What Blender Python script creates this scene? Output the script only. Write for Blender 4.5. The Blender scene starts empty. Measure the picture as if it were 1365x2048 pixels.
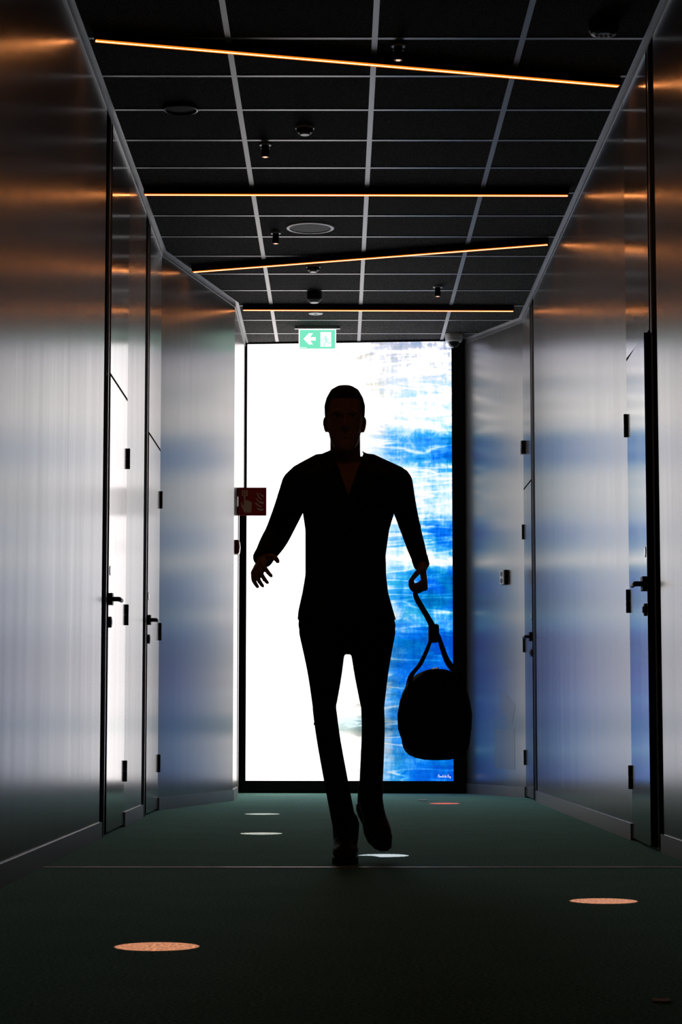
import bpy, bmesh, math, random
from mathutils import Vector, Matrix, Quaternion
random.seed(7)
PI = math.pi
scene = bpy.context.scene
COL = scene.collection

# ------------------------------------------------------------------ camera
F = 4300.0                      # focal length in pixels of the 1365 x 2048 frame
PITCH = math.atan(421.0 / F)
YAW = math.atan(4.5 / F)
EYE = 0.505                     # low camera
CEIL = 3.285
cam = bpy.data.cameras.new('camera')
camo = bpy.data.objects.new('camera', cam)
COL.objects.link(camo)
cam.sensor_fit = 'VERTICAL'
cam.sensor_height = 36.0
cam.lens = F / 2048.0 * 36.0
cam.clip_start = 0.05
camo.location = (0, 0, EYE)
camo.rotation_euler = (PI / 2 + PITCH, 0, -YAW)
scene.camera = camo

def ray(px, py):
    x = (px - 682.5) / F; z = -(py - 1024.0) / F; y = 1.0
    y, z = y * math.cos(PITCH) - z * math.sin(PITCH), y * math.sin(PITCH) + z * math.cos(PITCH)
    x, y = x * math.cos(YAW) + y * math.sin(YAW), -x * math.sin(YAW) + y * math.cos(YAW)
    return x, y, z

def at_z(px, py, z):            # measured point on a horizontal plane
    r = ray(px, py); t = (z - EYE) / r[2]
    return Vector((r[0] * t, r[1] * t, z))

def at_y(px, py, y):            # measured point at a known depth
    r = ray(px, py); t = y / r[1]
    return Vector((r[0] * t, y, EYE + r[2] * t))

# ------------------------------------------------------------------ materials
def new_mat(name):
    m = bpy.data.materials.new(name); m.use_nodes = True
    nt = m.node_tree
    return m, nt, nt.nodes['Principled BSDF']

def simple(name, col, rough=0.5, metal=0.0, spec=0.5, noise=0.0, nscale=60.0, bump=0.0):
    m, nt, b = new_mat(name)
    b.inputs['Base Color'].default_value = (*col, 1)
    b.inputs['Roughness'].default_value = rough
    b.inputs['Metallic'].default_value = metal
    b.inputs['Specular IOR Level'].default_value = spec
    if noise > 0 or bump > 0:
        tc = nt.nodes.new('ShaderNodeTexCoord')
        n = nt.nodes.new('ShaderNodeTexNoise'); n.inputs['Scale'].default_value = nscale
        n.inputs['Detail'].default_value = 6
        nt.links.new(tc.outputs['Object'], n.inputs['Vector'])
        r = nt.nodes.new('ShaderNodeValToRGB')
        r.color_ramp.elements[0].position = 0.3; r.color_ramp.elements[1].position = 0.7
        r.color_ramp.elements[0].color = (*[c * (1 - noise) for c in col], 1)
        r.color_ramp.elements[1].color = (*[min(1, c * (1 + noise)) for c in col], 1)
        nt.links.new(n.outputs['Fac'], r.inputs['Fac'])
        nt.links.new(r.outputs['Color'], b.inputs['Base Color'])
        if bump > 0:
            bp = nt.nodes.new('ShaderNodeBump'); bp.inputs['Strength'].default_value = bump
            bp.inputs['Distance'].default_value = 0.004
            nt.links.new(n.outputs['Fac'], bp.inputs['Height'])
            nt.links.new(bp.outputs['Normal'], b.inputs['Normal'])
    return m

def emit(name, col, strength):
    m = bpy.data.materials.new(name); m.use_nodes = True
    nt = m.node_tree; nt.nodes.clear()
    o = nt.nodes.new('ShaderNodeOutputMaterial'); e = nt.nodes.new('ShaderNodeEmission')
    e.inputs['Color'].default_value = (*col, 1); e.inputs['Strength'].default_value = strength
    nt.links.new(e.outputs[0], o.inputs[0])
    return m

def brushed(name, col, r0, r1, metal=0.9, var=0.2, bump=0.06, aniso=0.0, ior=1.5):
    """vertically grained laminate / brushed metal"""
    m, nt, b = new_mat(name)
    tc = nt.nodes.new('ShaderNodeTexCoord')
    mp = nt.nodes.new('ShaderNodeMapping'); mp.inputs['Scale'].default_value = (90, 90, 0.9)
    nt.links.new(tc.outputs['Object'], mp.inputs['Vector'])
    n = nt.nodes.new('ShaderNodeTexNoise'); n.inputs['Scale'].default_value = 1.0
    n.inputs['Detail'].default_value = 5
    nt.links.new(mp.outputs[0], n.inputs['Vector'])
    mp2 = nt.nodes.new('ShaderNodeMapping'); mp2.inputs['Scale'].default_value = (7, 7, 0.35)
    nt.links.new(tc.outputs['Object'], mp2.inputs['Vector'])
    n2 = nt.nodes.new('ShaderNodeTexNoise'); n2.inputs['Scale'].default_value = 1.0
    n2.inputs['Detail'].default_value = 4
    nt.links.new(mp2.outputs[0], n2.inputs['Vector'])
    mix = nt.nodes.new('ShaderNodeMath'); mix.operation = 'MULTIPLY_ADD'
    mix.inputs[1].default_value = 0.5
    nt.links.new(n.outputs['Fac'], mix.inputs[0])
    ml = nt.nodes.new('ShaderNodeMath'); ml.operation = 'MULTIPLY'; ml.inputs[1].default_value = 0.5
    nt.links.new(n2.outputs['Fac'], ml.inputs[0]); nt.links.new(ml.outputs[0], mix.inputs[2])
    cr = nt.nodes.new('ShaderNodeValToRGB')
    cr.color_ramp.elements[0].position = 0.32; cr.color_ramp.elements[1].position = 0.68
    cr.color_ramp.elements[0].color = (*[c * (1 - var) for c in col], 1)
    cr.color_ramp.elements[1].color = (*[min(1, c * (1 + var)) for c in col], 1)
    nt.links.new(mix.outputs[0], cr.inputs['Fac']); nt.links.new(cr.outputs['Color'], b.inputs['Base Color'])
    rr = nt.nodes.new('ShaderNodeMapRange')
    rr.inputs['From Min'].default_value = 0.3; rr.inputs['From Max'].default_value = 0.7
    rr.inputs['To Min'].default_value = r0; rr.inputs['To Max'].default_value = r1
    nt.links.new(mix.outputs[0], rr.inputs['Value']); nt.links.new(rr.outputs[0], b.inputs['Roughness'])
    bp = nt.nodes.new('ShaderNodeBump'); bp.inputs['Strength'].default_value = bump
    bp.inputs['Distance'].default_value = 0.002
    nt.links.new(n.outputs['Fac'], bp.inputs['Height']); nt.links.new(bp.outputs['Normal'], b.inputs['Normal'])
    b.inputs['Metallic'].default_value = metal
    b.inputs['IOR'].default_value = ior
    if aniso:
        tg = nt.nodes.new('ShaderNodeTangent'); tg.direction_type = 'RADIAL'; tg.axis = 'Z'
        nt.links.new(tg.outputs[0], b.inputs['Tangent'])
        b.inputs['Anisotropic'].default_value = aniso
    return m

M_WALL = brushed('wall_laminate', (0.17, 0.167, 0.165), 0.22, 0.27, metal=0.10, var=0.08, bump=0.006, aniso=0.25, ior=2.0)
M_DOOR = brushed('door_laminate', (0.20, 0.197, 0.195), 0.13, 0.17, metal=0.12, var=0.08, bump=0.006, aniso=0.25, ior=2.0)
M_BASE = brushed('skirting_laminate', (0.26, 0.25, 0.255), 0.3, 0.4, metal=0.1, var=0.15, bump=0.02, ior=1.7)
M_TRIM = simple('ceiling_edge_trim', (0.30, 0.30, 0.31), 0.4, 0.9)
M_BLACK = simple('black_liner', (0.004, 0.004, 0.004), 0.7, 0, 0.2)
M_BLKMETAL = simple('black_hardware', (0.012, 0.012, 0.012), 0.42, 0, 0.4, noise=0.2, nscale=300)
M_STEEL = simple('frame_steel', (0.6, 0.6, 0.62), 0.3, 1.0)
M_TBAR = simple('ceiling_bar_grey', (0.34, 0.335, 0.335), 0.42, 0.45)
M_WHITE = simple('white_plastic', (0.86, 0.86, 0.85), 0.4)
M_GREYP = simple('grey_plastic', (0.30, 0.30, 0.31), 0.5)
M_PAPER = simple('paper', (0.75, 0.73, 0.7), 0.8, noise=0.1, nscale=80)
M_SKIN = simple('skin', (0.40, 0.23, 0.16), 0.5, 0, 0.4, noise=0.08, nscale=40)
M_SHIRT = simple('shirt_cloth', (0.016, 0.014, 0.015), 0.85, 0, 0.2, noise=0.25, nscale=400, bump=0.1)
M_TROU = simple('trouser_cloth', (0.012, 0.012, 0.014), 0.9, 0, 0.2, noise=0.25, nscale=400, bump=0.1)
M_SHOE = simple('shoe_leather', (0.014, 0.013, 0.013), 0.55, 0, 0.3, noise=0.2, nscale=120)
M_SOLE = simple('shoe_sole', (0.02, 0.02, 0.02), 0.8)
M_HAIR = simple('hair', (0.012, 0.009, 0.008), 0.7, 0, 0.2, noise=0.4, nscale=300, bump=0.3)
M_BAG = simple('bag_cloth', (0.014, 0.010, 0.010), 0.8, 0, 0.2, noise=0.25, nscale=350, bump=0.15)
M_STRAP = simple('bag_webbing', (0.018, 0.016, 0.016), 0.75, 0, 0.2, noise=0.2, nscale=500, bump=0.1)
M_ZIP = simple('bag_zip', (0.12, 0.12, 0.12), 0.4, 0.7)

# carpet
M_CARPET, nt, b = new_mat('green_carpet')
tc = nt.nodes.new('ShaderNodeTexCoord')
n1 = nt.nodes.new('ShaderNodeTexNoise'); n1.inputs['Scale'].default_value = 120; n1.inputs['Detail'].default_value = 3
n2 = nt.nodes.new('ShaderNodeTexNoise'); n2.inputs['Scale'].default_value = 3; n2.inputs['Detail'].default_value = 5
nt.links.new(tc.outputs['Object'], n1.inputs['Vector']); nt.links.new(tc.outputs['Object'], n2.inputs['Vector'])
r1 = nt.nodes.new('ShaderNodeValToRGB')
r1.color_ramp.elements[0].position = 0.3; r1.color_ramp.elements[1].position = 0.72
r1.color_ramp.elements[0].color = (0.035, 0.115, 0.096, 1); r1.color_ramp.elements[1].color = (0.36, 0.76, 0.64, 1)
nt.links.new(n1.outputs['Fac'], r1.inputs['Fac'])
r2 = nt.nodes.new('ShaderNodeMapRange'); r2.inputs['To Min'].default_value = 0.75; r2.inputs['To Max'].default_value = 1.2
nt.links.new(n2.outputs['Fac'], r2.inputs['Value'])
mx = nt.nodes.new('ShaderNodeVectorMath'); mx.operation = 'SCALE'
nt.links.new(r1.outputs['Color'], mx.inputs[0]); nt.links.new(r2.outputs[0], mx.inputs['Scale'])
nt.links.new(mx.outputs[0], b.inputs['Base Color'])
b.inputs['Roughness'].default_value = 1.0; b.inputs['Specular IOR Level'].default_value = 0.05
b.inputs['Sheen Weight'].default_value = 0.42; b.inputs['Sheen Roughness'].default_value = 0.35; b.inputs['Sheen Tint'].default_value = (0.45, 0.95, 0.82, 1)
bp = nt.nodes.new('ShaderNodeBump'); bp.inputs['Strength'].default_value = 0.5; bp.inputs['Distance'].default_value = 0.004
nt.links.new(n1.outputs['Fac'], bp.inputs['Height']); nt.links.new(bp.outputs['Normal'], b.inputs['Normal'])

# acoustic ceiling tile
M_TILE, nt, b = new_mat('black_acoustic_tile')
tc = nt.nodes.new('ShaderNodeTexCoord')
n1 = nt.nodes.new('ShaderNodeTexNoise'); n1.inputs['Scale'].default_value = 150; n1.inputs['Detail'].default_value = 4
nt.links.new(tc.outputs['Object'], n1.inputs['Vector'])
r1 = nt.nodes.new('ShaderNodeValToRGB')
r1.color_ramp.elements[0].position = 0.42; r1.color_ramp.elements[1].position = 0.72
r1.color_ramp.elements[0].color = (0.003, 0.003, 0.003, 1); r1.color_ramp.elements[1].color = (0.16, 0.155, 0.15, 1)
nt.links.new(n1.outputs['Fac'], r1.inputs['Fac']); nt.links.new(r1.outputs['Color'], b.inputs['Base Color'])
b.inputs['Roughness'].default_value = 0.95; b.inputs['Specular IOR Level'].default_value = 0.1
bp = nt.nodes.new('ShaderNodeBump'); bp.inputs['Strength'].default_value = 0.4; bp.inputs['Distance'].default_value = 0.003
nt.links.new(n1.outputs['Fac'], bp.inputs['Height']); nt.links.new(bp.outputs['Normal'], b.inputs['Normal'])

# lit print of the light box: white at the left, blue water-like streaks at the right
def make_print():
    m = bpy.data.materials.new('lit_print'); m.use_nodes = True
    nt = m.node_tree; nt.nodes.clear()
    N = nt.nodes.new; L = nt.links.new
    out = N('ShaderNodeOutputMaterial'); em = N('ShaderNodeEmission')
    L(em.outputs[0], out.inputs[0])
    tc = N('ShaderNodeTexCoord'); sp = N('ShaderNodeSeparateXYZ')
    L(tc.outputs['Generated'], sp.inputs[0])
    def math_(op, a, b_=None, c=None, clamp=False):
        k = N('ShaderNodeMath'); k.operation = op; k.use_clamp = clamp
        for i, v in enumerate((a, b_, c)):
            if v is None: continue
            if isinstance(v, (int, float)): k.inputs[i].default_value = v
            else: L(v, k.inputs[i])
        return k.outputs[0]
    def noise(scale, detail=5, rough=0.55, dist=0.0, off=(0, 0, 0)):
        mp = N('ShaderNodeMapping'); mp.inputs['Scale'].default_value = scale; mp.inputs['Location'].default_value = off
        L(tc.outputs['Generated'], mp.inputs['Vector'])
        k = N('ShaderNodeTexNoise'); k.inputs['Scale'].default_value = 1.0
        k.inputs['Detail'].default_value = detail; k.inputs['Roughness'].default_value = rough
        k.inputs['Distortion'].default_value = dist
        L(mp.outputs[0], k.inputs['Vector'])
        return k.outputs['Fac']
    def ramp(fac, stops):
        k = N('ShaderNodeValToRGB'); e = k.color_ramp.elements
        while len(e) < len(stops): e.new(0.5)
        for i, (p, c) in enumerate(stops):
            e[i].position = p
            e[i].color = (c, c, c, 1) if isinstance(c, (int, float)) else (*c, 1)
        L(fac, k.inputs['Fac'])
        return k.outputs['Color']
    u, v = sp.outputs['X'], sp.outputs['Z']
    # wobble the rows a little so that the bands are not ruled lines
    wob = math_('MULTIPLY_ADD', noise((3.5, 1, 5), 4, 0.6, 0.5), 0.09, -0.045)
    vv = math_('ADD', v, wob)
    prof = ramp(vv, [(0.0, 0.80), (0.035, 0.85), (0.075, 0.62), (0.13, 0.80), (0.19, 0.86), (0.26, 1.0), (0.335, 0.98),
                     (0.362, 0.55), (0.385, 0.62), (0.41, 0.92), (0.46, 0.86), (0.485, 0.5), (0.505, 0.30), (0.54, 0.74),
                     (0.575, 0.72), (0.60, 0.42), (0.66, 0.30), (0.70, 0.42), (0.735, 0.86), (0.78, 0.80), (0.81, 0.22),
                     (0.85, 0.10), (0.885, 0.34), (0.92, 0.10), (0.95, 0.10), (1.0, 0.24)])
    side = ramp(u, [(0.0, 0.0), (0.50, 0.0), (0.62, 0.30), (0.74, 0.72), (0.88, 1.0), (1.0, 1.08)])
    low = ramp(v, [(0.0, 1.0), (0.4, 0.95), (0.62, 0.82), (1.0, 0.72)])
    big = noise((5, 1, 9), 5, 0.6, 0.8, (3, 1, 2))
    fine = noise((5, 1, 75), 4, 0.65, 0.3, (7, 0, 1))
    vert = noise((60, 1, 6), 3, 0.6, 0.2, (1, 5, 3))
    blot = noise((16, 1, 26), 5, 0.65, 1.2, (9, 2, 5))
    a = math_('MULTIPLY', prof, side)
    a = math_('MULTIPLY', a, low)
    tex = math_('MULTIPLY_ADD', big, 0.9, -0.45)
    tex = math_('MULTIPLY_ADD', math_('MULTIPLY_ADD', fine, 1.0, -0.5), 0.75, tex)
    tex = math_('MULTIPLY_ADD', math_('MULTIPLY_ADD', vert, 1.0, -0.5), 0.40, tex)
    tex = math_('MULTIPLY_ADD', math_('MULTIPLY_ADD', blot, 1.0, -0.5), 0.75, tex)
    amt = math_('MULTIPLY_ADD', tex, math_('MULTIPLY', side, 0.9), a)
    # thin white sweeping streaks
    wv = N('ShaderNodeTexNoise'); mp = N('ShaderNodeMapping')
    mp.inputs['Scale'].default_value = (1.3, 1, 20); mp.inputs['Location'].default_value = (2.2, 4, 0.7)
    mp.inputs['Rotation'].default_value = (0, 0.10, 0)
    L(tc.outputs['Generated'], mp.inputs['Vector']); L(mp.outputs[0], wv.inputs['Vector'])
    wv.inputs['Scale'].default_value = 1; wv.inputs['Detail'].default_value = 3; wv.inputs['Distortion'].default_value = 0.6
    line = math_('ABSOLUTE', math_('SUBTRACT', wv.outputs['Fac'], 0.5))
    line = ramp(line, [(0.0, 0.26), (0.012, 0.14), (0.04, 0.0)])
    amt = math_('SUBTRACT', amt, line, clamp=True)
    k = N('ShaderNodeValToRGB'); e = k.color_ramp.elements
    stops = [(0.0, (2.6, 2.45, 2.44)), (0.08, (1.35, 1.33, 1.35)), (0.18, (0.86, 0.95, 1.08)), (0.32, (0.50, 0.82, 1.25)),
             (0.48, (0.06, 0.44, 1.15)), (0.70, (0.002, 0.20, 1.0)), (1.0, (0.001, 0.08, 0.66))]
    while len(e) < len(stops): e.new(0.5)
    for i, (p, c) in enumerate(stops):
        e[i].position = p; e[i].color = (*c, 1)
    L(amt, k.inputs['Fac'])
    hue = ramp(noise((4, 1, 14), 4, 0.6, 0.6, (6, 3, 9)), [(0.42, 0.0), (0.62, 1.0)])
    hue = math_('MULTIPLY', hue, ramp(v, [(0.0, 0.35), (0.25, 0.25), (0.42, 1.0), (0.75, 0.8), (1.0, 0.4)]))
    mix0 = N('ShaderNodeMix'); mix0.data_type = 'RGBA'; mix0.blend_type = 'MIX'
    k2 = N('ShaderNodeValToRGB'); e2 = k2.color_ramp.elements
    st2 = [(0.0, (2.6, 2.45, 2.40)), (0.14, (1.0, 1.08, 1.08)), (0.30, (0.55, 0.92, 1.08)), (0.5, (0.03, 0.52, 0.86)), (0.75, (0.0, 0.28, 0.55)), (1.0, (0.0, 0.14, 0.40))]
    while len(e2) < len(st2): e2.new(0.5)
    for i, (p, c) in enumerate(st2):
        e2[i].position = p; e2[i].color = (*c, 1)
    L(amt, k2.inputs['Fac'])
    L(hue, mix0.inputs['Factor']); L(k.outputs['Color'], mix0.inputs['A']); L(k2.outputs['Color'], mix0.inputs['B'])
    # cream-grey and teal smudges in the lower middle, lavender wash along the top
    g_u = ramp(u, [(0.26, 0.0), (0.40, 0.8), (0.60, 1.0), (0.72, 0.8), (0.84, 0.1), (0.95, 0.0)])
    g_v = ramp(v, [(0.0, 0.5), (0.05, 0.75), (0.26, 1.0), (0.34, 0.6), (0.44, 0.0), (1.0, 0.0)])
    g_n = ramp(noise((6, 1, 48), 5, 0.6, 0.4, (4, 4, 8)), [(0.36, 0.15), (0.62, 1.0)])
    grey = math_('MULTIPLY', math_('MULTIPLY', g_u, g_v), g_n)
    mix1 = N('ShaderNodeMix'); mix1.data_type = 'RGBA'; mix1.blend_type = 'MULTIPLY'
    L(grey, mix1.inputs['Factor']); L(mix0.outputs['Result'], mix1.inputs['A']); mix1.inputs['B'].default_value = (0.36, 0.35, 0.28, 1)
    teal = math_('MULTIPLY', math_('MULTIPLY', g_u, ramp(v, [(0.095, 0.0), (0.115, 1.0), (0.14, 1.0), (0.155, 0.0)])), 0.75)
    mix2 = N('ShaderNodeMix'); mix2.data_type = 'RGBA'; mix2.blend_type = 'MULTIPLY'
    L(teal, mix2.inputs['Factor']); L(mix1.outputs['Result'], mix2.inputs['A']); mix2.inputs['B'].default_value = (0.10, 0.30, 0.34, 1)
    wash = math_('MULTIPLY', ramp(v, [(0.90, 0.0), (0.97, 0.75), (1.0, 1.0)]), ramp(u, [(0.12, 0.0), (0.45, 0.7), (1.0, 1.0)]))
    mix3 = N('ShaderNodeMix'); mix3.data_type = 'RGBA'; mix3.blend_type = 'MULTIPLY'
    L(wash, mix3.inputs['Factor']); L(mix2.outputs['Result'], mix3.inputs['A']); mix3.inputs['B'].default_value = (0.42, 0.45, 0.58, 1)
    smu = math_('MULTIPLY', math_('MULTIPLY', ramp(u, [(0.34, 0.0), (0.46, 1.0), (0.62, 1.0), (0.72, 0.2), (1.0, 0.0)]),
                ramp(v, [(0.70, 0.0), (0.8, 0.7), (0.98, 1.0)])), ramp(noise((9, 1, 40), 5, 0.6, 0.5, (1, 7, 3)), [(0.42, 0.0), (0.62, 1.0)]))
    mix4 = N('ShaderNodeMix'); mix4.data_type = 'RGBA'; mix4.blend_type = 'MULTIPLY'
    L(smu, mix4.inputs['Factor']); L(mix3.outputs['Result'], mix4.inputs['A']); mix4.inputs['B'].default_value = (0.48, 0.48, 0.40, 1)
    L(mix4.outputs['Result'], em.inputs['Color'])
    em.inputs['Strength'].default_value = 1.0
    return m
M_PRINT = make_print()
M_INK = emit('lit_signature', (0.9, 0.92, 1.0), 1.0)
M_LED, _nt = bpy.data.materials.new('warm_led'), None
M_LED.use_nodes = True; _nt = M_LED.node_tree; _nt.nodes.clear()
_o = _nt.nodes.new('ShaderNodeOutputMaterial'); _e = _nt.nodes.new('ShaderNodeEmission'); _nt.links.new(_e.outputs[0], _o.inputs[0])
_t = _nt.nodes.new('ShaderNodeTexCoord'); _s = _nt.nodes.new('ShaderNodeSeparateXYZ'); _nt.links.new(_t.outputs['Generated'], _s.inputs[0])
_r = _nt.nodes.new('ShaderNodeValToRGB'); _nt.links.new(_s.outputs['Y'], _r.inputs['Fac']); _nt.links.new(_r.outputs['Color'], _e.inputs['Color'])
_el = _r.color_ramp.elements
while len(_el) < 5: _el.new(0.5)
for _i, (_p, _c) in enumerate(((0.0, (1.0, 0.17, 0.008)), (0.38, (1.8, 0.38, 0.03)), (0.5, (26.0, 11.0, 4.0)), (0.62, (1.8, 0.38, 0.03)), (1.0, (1.0, 0.17, 0.008)))):
    _el[_i].position = _p; _el[_i].color = (*_c, 1)
_e.inputs['Strength'].default_value = 1.45
M_GREEN = emit('lit_green', (0.20, 0.84, 0.56), 1.0)
M_SIGNWHITE = emit('lit_white', (0.97, 1.0, 0.98), 1.3)
M_LENS = emit('lens_glow', (1.0, 0.45, 0.30), 1.6)
M_RED = simple('sign_red', (0.34, 0.012, 0.016), 0.5)
M_SIGNCREAM = simple('sign_symbol', (0.62, 0.55, 0.42), 0.5)

# ------------------------------------------------------------------ mesh helpers
def mesh_obj(name, bm, mat, parent=None, smooth=False, loc=None, recalc=True):
    if recalc: bmesh.ops.recalc_face_normals(bm, faces=bm.faces)
    me = bpy.data.meshes.new(name); bm.to_mesh(me); bm.free()
    for mm in (mat if isinstance(mat, (list, tuple)) else [mat]): me.materials.append(mm)
    if smooth:
        for p in me.polygons: p.use_smooth = True
    o = bpy.data.objects.new(name, me); COL.objects.link(o)
    if parent: o.parent = parent
    if loc is not None: o.location = loc
    return o

def tag(o, label, cat, group=None, kind=None):
    o['label'] = label; o['category'] = cat
    if group: o['group'] = group
    if kind: o['kind'] = kind
    return o

def thing(name, label, cat, loc=(0, 0, 0), rz=0.0, group=None, kind=None):
    o = bpy.data.objects.new(name, None); COL.objects.link(o)
    o.empty_display_size = 0.1
    o.location = loc; o.rotation_euler = (0, 0, rz)
    return tag(o, label, cat, group, kind)

def dup(root, loc, label, rz=None):
    r = root.copy(); COL.objects.link(r); r.location = loc; r['label'] = label
    if rz is not None: r.rotation_euler = (0, 0, rz)
    for ch in list(root.children):
        c = ch.copy(); COL.objects.link(c); c.parent = r
        for g in list(ch.children):
            d = g.copy(); COL.objects.link(d); d.parent = c
    return r

def box(bm, x0, x1, y0, y1, z0, z1, bev=0.0):
    g = bmesh.ops.create_cube(bm, size=1.0)
    vs = g['verts']
    for v in vs:
        v.co = Vector(((x0 + x1) / 2 + v.co.x * (x1 - x0), (y0 + y1) / 2 + v.co.y * (y1 - y0), (z0 + z1) / 2 + v.co.z * (z1 - z0)))
    if bev > 0:
        es = list({e for v in vs for e in v.link_edges})
        bmesh.ops.bevel(bm, geom=es, offset=bev, segments=2, affect='EDGES', profile=0.5)
    return vs

def prism(bm, pts, z0, z1):
    """extruded plan polygon"""
    a = [bm.verts.new((p[0], p[1], z0)) for p in pts]; c = [bm.verts.new((p[0], p[1], z1)) for p in pts]
    bm.faces.new(a[::-1]); bm.faces.new(c)
    n = len(pts)
    for i in range(n): bm.faces.new((a[i], a[(i + 1) % n], c[(i + 1) % n], c[i]))

def plate(bm, pts, y0, y1):
    """outline in (x, z), given thickness along y"""
    a = [bm.verts.new((p[0], y0, p[1])) for p in pts]; c = [bm.verts.new((p[0], y1, p[1])) for p in pts]
    bm.faces.new(a); bm.faces.new(c[::-1])
    n = len(pts)
    for i in range(n): bm.faces.new((a[i], c[i], c[(i + 1) % n], a[(i + 1) % n]))

def lathe(bm, prof, n=32, axis='Z', closed=True):
    rings = []
    for r, h in prof:
        ring = []
        for i in range(n):
            t = 2 * PI * i / n
            p = (r * math.cos(t), r * math.sin(t), h)
            if axis == 'X': p = (h, p[0], p[1])
            if axis == 'Y': p = (p[0], h, p[1])
            ring.append(bm.verts.new(p))
        rings.append(ring)
    for a, c in zip(rings, rings[1:]):
        for i in range(n): bm.faces.new((a[i], a[(i + 1) % n], c[(i + 1) % n], c[i]))
    if closed:
        bm.faces.new(rings[0][::-1]); bm.faces.new(rings[-1])

def spline(pts, sub):
    pts = [Vector(p) for p in pts]
    out = []
    for i in range(len(pts) - 1):
        p0 = pts[max(i - 1, 0)]; p1 = pts[i]; p2 = pts[i + 1]; p3 = pts[min(i + 2, len(pts) - 1)]
        for k in range(sub):
            t = k / sub
            out.append(0.5 * ((2 * p1) + (p2 - p0) * t + (2 * p0 - 5 * p1 + 4 * p2 - p3) * t * t + (3 * p1 - p0 - 3 * p2 + p3) * t ** 3))
    out.append(pts[-1])
    return out

def limb(bm, pts, rad, n=14, sub=5, flat=1.0, ref=None, round_ends=True):
    """tapering tube through pts; rad one radius per point; flat squashes along the reference direction"""
    P = spline(pts, sub)
    R = [v.x for v in spline([(r, 0, 0) for r in rad], sub)]
    if round_ends:
        d0 = (P[0] - P[1]).normalized(); d1 = (P[-1] - P[-2]).normalized()
        pre = [(P[0] + d0 * R[0] * math.sin(a), R[0] * math.cos(a)) for a in (1.45, 1.1, 0.6)]
        post = [(P[-1] + d1 * R[-1] * math.sin(a), R[-1] * math.cos(a)) for a in (0.6, 1.1, 1.45)]
        P = [p for p, _ in pre] + P + [p for p, _ in post]
        R = [r for _, r in pre] + R + [r for _, r in post]
    rings = []
    t0 = (P[1] - P[0]).normalized()
    nrm = Vector(ref) if ref else Vector((0, 1, 0)) if abs(t0.y) < 0.9 else Vector((1, 0, 0))
    for i, p in enumerate(P):
        t = (P[min(i + 1, len(P) - 1)] - P[max(i - 1, 0)]).normalized()
        nrm = (nrm - t * nrm.dot(t))
        if nrm.length < 1e-5: nrm = t.orthogonal()
        nrm.normalize(); bn = t.cross(nrm)
        rings.append([bm.verts.new(p + (nrm * math.cos(2 * PI * k / n) * flat + bn * math.sin(2 * PI * k / n)) * R[i]) for k in range(n)])
    for a, c in zip(rings, rings[1:]):
        for k in range(n): bm.faces.new((a[k], a[(k + 1) % n], c[(k + 1) % n], c[k]))
    bm.faces.new(rings[0][::-1]); bm.faces.new(rings[-1])

def loft(bm, rings):
    R = [[bm.verts.new(p) for p in r] for r in rings]; n = len(R[0])
    for a, c in zip(R, R[1:]):
        for k in range(n): bm.faces.new((a[k], a[(k + 1) % n], c[(k + 1) % n], c[k]))
    bm.faces.new(R[0][::-1]); bm.faces.new(R[-1])

def oval(cx, cy, z, rx, ry, n=28, p=2.0):
    out = []
    for k in range(n):
        t = 2 * PI * k / n; c, s = math.cos(t), math.sin(t)
        out.append(Vector((cx + rx * math.copysign(abs(c) ** (2 / p), c), cy + ry * math.copysign(abs(s) ** (2 / p), s), z)))
    return out

def fuse(name, bm, voxel, smooth_it, mat, parent=None, cut=None, planes=()):
    """one continuous surface from overlapping closed shapes"""
    bmesh.ops.recalc_face_normals(bm, faces=bm.faces)
    me = bpy.data.meshes.new('tmp'); bm.to_mesh(me); bm.free()
    o = bpy.data.objects.new('tmp', me); COL.objects.link(o)
    r = o.modifiers.new('r', 'REMESH'); r.mode = 'VOXEL'; r.voxel_size = voxel
    if smooth_it:
        s = o.modifiers.new('s', 'SMOOTH'); s.factor = 0.5; s.iterations = smooth_it
    dg = bpy.context.evaluated_depsgraph_get(); dg.update()
    ev = o.evaluated_get(dg)
    nm = bpy.data.meshes.new_from_object(ev)
    bpy.data.objects.remove(o); bpy.data.meshes.remove(me)
    if cut:
        b2 = bmesh.new(); b2.from_mesh(nm)
        for co, no in planes:
            bmesh.ops.bisect_plane(b2, geom=b2.verts[:] + b2.edges[:] + b2.faces[:], plane_co=co, plane_no=no)
        dead = [f for f in b2.faces if cut(f.calc_center_median())]
        bmesh.ops.delete(b2, geom=dead, context='FACES'); b2.to_mesh(nm); b2.free()
    nm.name = name; nm.materials.clear(); nm.materials.append(mat)
    for p in nm.polygons: p.use_smooth = True
    out = bpy.data.objects.new(name, nm); COL.objects.link(out)
    if parent: out.parent = parent
    return out

# ------------------------------------------------------------------ the setting
XL, XR = -1.045, 1.265
Y0 = -2.0
# left plan: wall, recess + door, wall, recess + door, slanted wall, return with dark doorway
L_END1, L_D1A, L_D1B = 9.46, 9.735, 10.53
L_END2, L_D2A, L_D2B = 11.46, 11.735, 12.50
LC1 = Vector((XL, 12.50)); LC2 = Vector((-0.690, 14.08)); LDOOR = 14.66; LEND = 15.60
R_END1, R_D1A, R_D1B = 8.43, 8.645, 9.34
R_END2, R_D2A, R_D2B = 13.77, 14.04, 14.62
RC1 = Vector((XR, 14.62)); RC2 = Vector((0.90, 15.52))
DOOR_H = 2.085
T = 0.14

bm = bmesh.new(); box(bm, -2.2, 2.4, Y0, 16.6, -0.12, 0.0)
tag(mesh_obj('floor', bm, M_CARPET), 'dark green carpet floor of the corridor', 'floor', kind='structure')

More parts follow.
